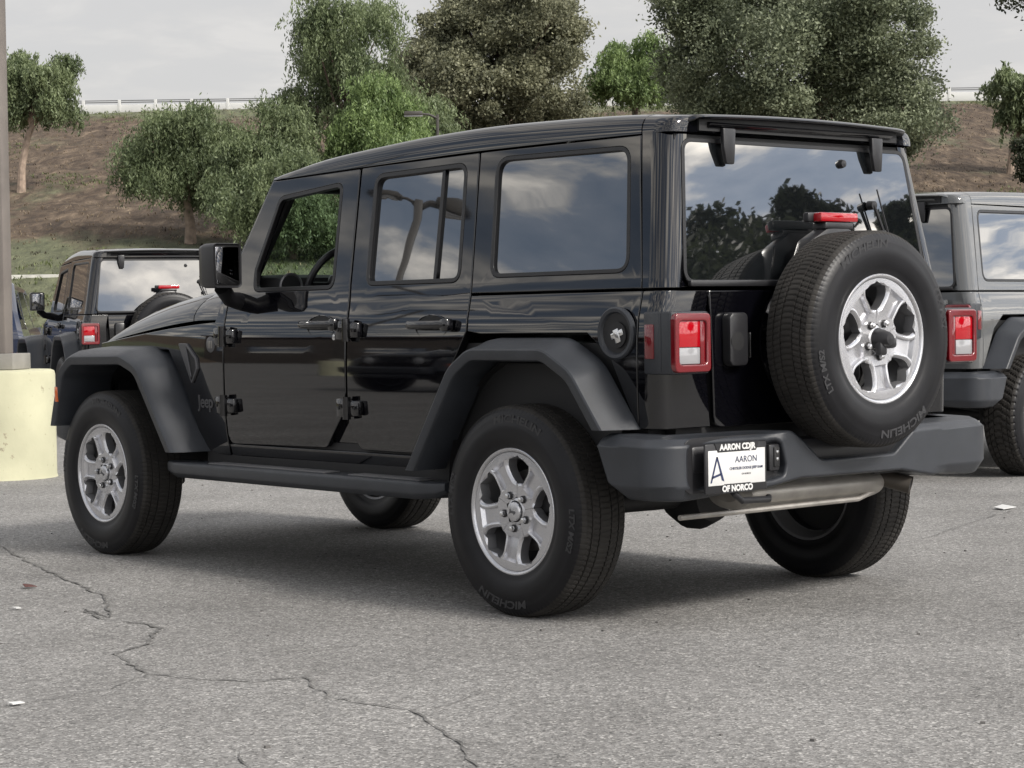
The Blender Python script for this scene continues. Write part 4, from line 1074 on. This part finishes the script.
def tree(name, label, base, cz, rx, rz_, kind, nleaf, m, bark=BARK, seed=1, lean=(0, 0), leaf=.11, group='trees on the slope', solid=0, cl=1.0):
    """base on the slope; crown centred dx,dy from the base at height cz (world z)"""
    rg = np.random.default_rng(seed); rr = random.Random(seed)
    root = empty(name, base); tag(root, label, 'tree', group)
    c = np.array([lean[0], lean[1], cz-base[2]])
    nc = int((88 if kind == 'broad' else 50)*cl*(rx*rx*rz_/16)**.45)+8
    pts = []
    while len(pts) < nc:
        p = rg.uniform(-1, 1, 3); r = np.linalg.norm(p)
        lim = .78+.62*noise.noise((p[0]*1.9+seed, p[1]*1.9, p[2]*1.9))
        if solid: lim = .88+.2*(lim-.78)
        if r > lim or r < (.25 if kind == 'broad' else .2): continue
        if kind != 'broad' and p[2] < -.35: continue
        if rg.random() > r+.25: continue
        pts.append(p)
    pts = np.array(pts)*[rx, rx*.85, rz_]+c
    # trunk and limbs
    g = MB().mat(bark); H = c[2]-rz_*.55; tr_r = .055*(rx+rz_)*.45+.05
    tp = [(0, 0, -.6), (lean[0]*.1, lean[1]*.1, H*.35), (lean[0]*.45+.06, lean[1]*.45, H*.75), (lean[0]*.8, lean[1]*.8, max(H, .8)*1.02)]
    g.tube(tp, [tr_r*1.5, tr_r, tr_r*.85, tr_r*.7], 9)
    top_ = Vector(tp[-1])
    for k in rg.permutation(nc)[:min(nc, 26)]:
        e_ = Vector(pts[k]); mid = top_.lerp(e_, .5)+Vector((rr.uniform(-.2, .2), rr.uniform(-.2, .2), rr.uniform(-.1, .35)))*rx*.2; w = tr_r*rr.uniform(.18, .42)
        g.tube([top_.lerp(Vector(tp[-2]), rr.uniform(0, .6)), mid, e_], [w, w*.6, w*.2], 6, cap=False)
    g.build('trunk', root)
    per = nleaf//nc; Cs = []; As = []; Bs = []
    for p in pts:
        if kind == 'broad':
            rc = rg.uniform(.4, 1.0)*(.42+.17*rx)*.70; d = rg.normal(size=(per, 3)); d /= np.linalg.norm(d, axis=1)[:, None]
            q = p+d*rc*(rg.uniform(.25, 1.0, (per, 1))**.5)*[1.15, 1.15, .85]*(.7+.5*rg.random((per, 1))+.7*rg.random((per, 1))**7)
            a = rg.normal(size=(per, 3)); a /= np.linalg.norm(a, axis=1)[:, None]
            b = np.cross(a, rg.normal(size=(per, 3))); b /= np.linalg.norm(b, axis=1)[:, None]
            sz = leaf*rg.uniform(.5, 1.1, (per, 1)); Cs.append(q); As.append(a*sz*.6); Bs.append(b*sz*.32)
        else:
            ns = max(5, per//26); k = per//ns
            st = p+rg.normal(size=(ns, 3))*[.24, .24, .16]*(.5+.22*rx)
            ln = rg.uniform(.35, 1.25, ns)*(.35+.28*rz_)*.8; out = (st-c)*[.18, .18, 0]
            t = np.linspace(0, 1, k)[None, :, None]
            q = st[:, None, :]+out[:, None, :]*np.sqrt(t)+np.array([0, 0, -1])*ln[:, None, None]*(t**1.2)+rg.normal(size=(ns, k, 3))*.055
            q = q.reshape(-1, 3); nn = len(q)
            a = rg.normal(size=(nn, 3))*[.5, .5, .35]+[0, 0, -.8]; a /= np.linalg.norm(a, axis=1)[:, None]
            b = np.cross(a, rg.normal(size=(nn, 3))); b /= np.linalg.norm(b, axis=1)[:, None]
            sz = leaf*rg.uniform(.5, 1.1, (nn, 1)); Cs.append(q); As.append(a*sz*.8); Bs.append(b*sz*.26)
    me = leaves_mesh(np.concatenate(Cs), np.concatenate(As), np.concatenate(Bs), m, 'crown'); link('crown', me, root)
    return root
def on_slope(d, l): p = site(d, l); p.z = slope_z(d)-.1; return p
Fv = Vector((FX, FY)); Rv = Vector((RX_, RY_))
def ln(l, d=0): return (Rv.x*l+Fv.x*d, Rv.y*l+Fv.y*d)
tree('pepper_tree', 'drooping green pepper tree beside the column at the far left of the slope', on_slope(79, -18.4), 9.75, 1.75, 1.75, 'weep', 42000, PEPPER, PALEBARK, 3, ln(.75), .12)
tree('pepper_tree', 'low spreading pepper tree with pale forked trunk on the bare slope', on_slope(65, -9.9), 6.05, 2.75, 1.75, 'weep', 90000, PEPPER, PALEBARK, 5, ln(-.1), .095, cl=.8)
tree('pepper_tree', 'dense pepper tree right of the low spreading one, above the windscreen', on_slope(62.5, -7.2), 5.75, 1.95, 2.2, 'weep', 76000, PEPPER, BARK, 6, ln(.1), .095, cl=1.3)
tree('pepper_tree', 'tall airy pepper tree reaching the top edge, left of the grey-green ones', on_slope(66, -4.9), 8.5, 2.3, 3.3, 'weep', 62000, PEPPER, BARK, 14, ln(-.2), .10)
tree('pepper_tree', 'bright green pepper tree hanging just above the roof of the four-door', on_slope(63, -3.9), 6.7, 1.6, 2.0, 'weep', 60000, PEPPERB, BARK, 9, ln(.0), .095, cl=1.3)
tree('pepper_tree', 'low pepper thicket hanging over the windscreen top, behind the black roof', on_slope(60, -6.2), 4.3, 1.9, 1.7, 'weep', 60000, PEPPER, BARK, 61, ln(0), .09, cl=1.3)
tree('pepper_tree', 'pepper thicket filling the gap left of the brownish broad tree', on_slope(70, -2.7), 6.9, 1.6, 1.9, 'weep', 50000, PEPPER, BARK, 62, ln(0), .10, cl=1.3)
tree('broadleaf_tree', 'brownish grey-green broad tree over the middle of the black roof', on_slope(84, -.5), 11.3, 4.5, 4.6, 'broad', 200000, OAKB, BARK, 27, ln(0), .15, cl=1.35)
tree('pepper_tree', 'small bright green pepper tree between the two broad trees', on_slope(92, 5.5), 11.5, 2.3, 1.75, 'weep', 55000, PEPPERB, BARK, 12, ln(.1), .13, cl=1.4)
tree('broadleaf_tree', 'largest grey-green tree, behind the rear end of the four-door', on_slope(74, 9.5), 9.7, 5.7, 4.4, 'broad', 230000, OAK, BARK, 33, ln(.1), .14, cl=1.35)
tree('pepper_tree', 'slim young pepper tree with bent trunk at the right edge', on_slope(80, 19.0), 8.9, 1.25, 1.9, 'weep', 20000, PEPPER, PALEBARK, 17, ln(.5), .16)
tree('broadleaf_tree', 'dark tree whose branch hangs in at the top right corner', on_slope(70, 19.6), 12.1, 2.1, 2.2, 'broad', 22000, DARKL, BARK, 41, ln(-1.0), .15)
tree('leafy_shrub', 'dark round shrub low at the right edge above the grey car', on_slope(70, 17.9), 6.1, 1.1, .9, 'broad', 16000, DARKL, BARK, 43, ln(0), .12)
def tufts(name, n, m, size, seed, test):
    rg = np.random.default_rng(seed); C_ = []; A_ = []; B_ = []
    while len(C_) < n:
        d = rg.uniform(45, 114); l_ = rg.uniform(-1, 1)*(d*.27+1)
        v = noise.noise((d*.09+seed, l_*.16, 4))
        if not test(d, v): continue
        z = slope_z(d)+.30*noise.noise((d*.11, l_*.11, 3))+.10*noise.noise((d*.7, l_*.7, 8)); p = site(d, l_, z)
        for k in range(5):
            h = size*rg.uniform(.4, 1.3); a = rg.uniform(0, 2*PI)
            C_.append((p.x+rg.normal()*size*.6, p.y+rg.normal()*size*.6, p.z+h*.35)); A_.append((math.cos(a)*h*.35, math.sin(a)*h*.35, h*.5)); B_.append((-math.sin(a)*h*.16, math.cos(a)*h*.16, 0))
    me = leaves_mesh(np.array(C_), np.array(A_), np.array(B_), m, name); o = link(name, me); tag(o, kind='stuff'); return o
tufts('green_grass', 26000, leaf_mat('grass_blades', (.06, .075, .03), (.20, .23, .10)), .13, 1, lambda d, v: v+max(0, 1-abs(d-55)/10)*.55+max(0, (d-106)/7)*.6 > .28)
tufts('dry_litter', 16000, leaf_mat('dry_blades', (.10, .07, .045), (.34, .27, .18)), .10, 2, lambda d, v: v > -.05)
tufts('dark_litter', 16000, leaf_mat('dark_blades', (.03, .022, .014), (.07, .05, .032)), .085, 3, lambda d, v: v > -.1 and d > 60)
# behind the photographer: the back glass mirrors these
for i, (r_, a, top_z, rx, sd_, lab) in enumerate(((36, .830, 10.5, 2.9, 51, 'dark round tree behind the photographer, mirrored beside the spare wheel'), (40, .795, 9.9, 2.8, 52, 'loose tree mirrored at the left end of the back glass'), (46, .925, 12.2, 1.2, 53, 'narrow tree mirrored at the right end of the back glass'), (33, .815, 8.6, 4.2, 55, 'broad low tree mirrored along the bottom of the back glass'))):
    bx, by = -.64-r_*math.cos(a), -r_*math.sin(a)
    tree('broadleaf_tree', lab, Vector((bx, by, -.1)), top_z-3.0, rx, 3.0, 'broad', 60000, DARKL, BARK, sd_, (0, 0), .22, 'trees behind the photographer', solid=1)

# ================================================================== SMALL THINGS ON THE GROUND
def scrap(name, pts, m, label, cat, lift=.012):
    b = [(x, y, .006+lift*((i*37) % 5)/5) for i, (x, y) in enumerate(pts)]; g = MB().mat(m)
    g.add(b+[(x, y, z+.003) for x, y, z in b], [list(range(len(b)))[::-1], [len(b)+i for i in range(len(b))]]+[[i, (i+1) % len(b), len(b)+(i+1) % len(b), len(b)+i] for i in range(len(b))])
    o = g.build(name); tag(o, label, cat); return o
scrap('paper_scrap', [(1.16, -3.60), (1.24, -3.62), (1.27, -3.74), (1.17, -3.73)], WHITE, 'flat white paper scrap on the asphalt below the bumper, right edge', 'litter')
scrap('paper_scrap', [(-.335, 3.04), (-.315, 3.045), (-.32, 3.085), (-.34, 3.08)], WHITE, 'tiny white chip on the asphalt at the lower left', 'litter', .004)
scrap('dry_leaf', [(2.08, 1.74), (2.12, 1.75), (2.13, 1.78), (2.09, 1.79)], mat('dry_leaf', (.09, .035, .03), .7), 'small dark red leaf on the asphalt left of the crack', 'leaf')
scrap('paper_scrap', [(1.52, 2.10), (1.54, 2.10), (1.545, 2.125), (1.52, 2.12)], WHITE, 'white speck on the asphalt above the lower left chip', 'litter', .004)
rg = random.Random(5)
g = MB().mat(mat('pebbles', (.12, .115, .11), .9))
for i in range(420):
    x, y = rg.uniform(-4, 12), rg.uniform(-8, 5)
    s_ = rg.uniform(.0025, .007); g.box((x, y, s_*.4), (s_*2, s_*1.6, s_*1.2), 0, Matrix.Rotation(rg.uniform(0, 3), 3, 'Z'))
tag(g.build('loose_gravel'), kind='stuff')
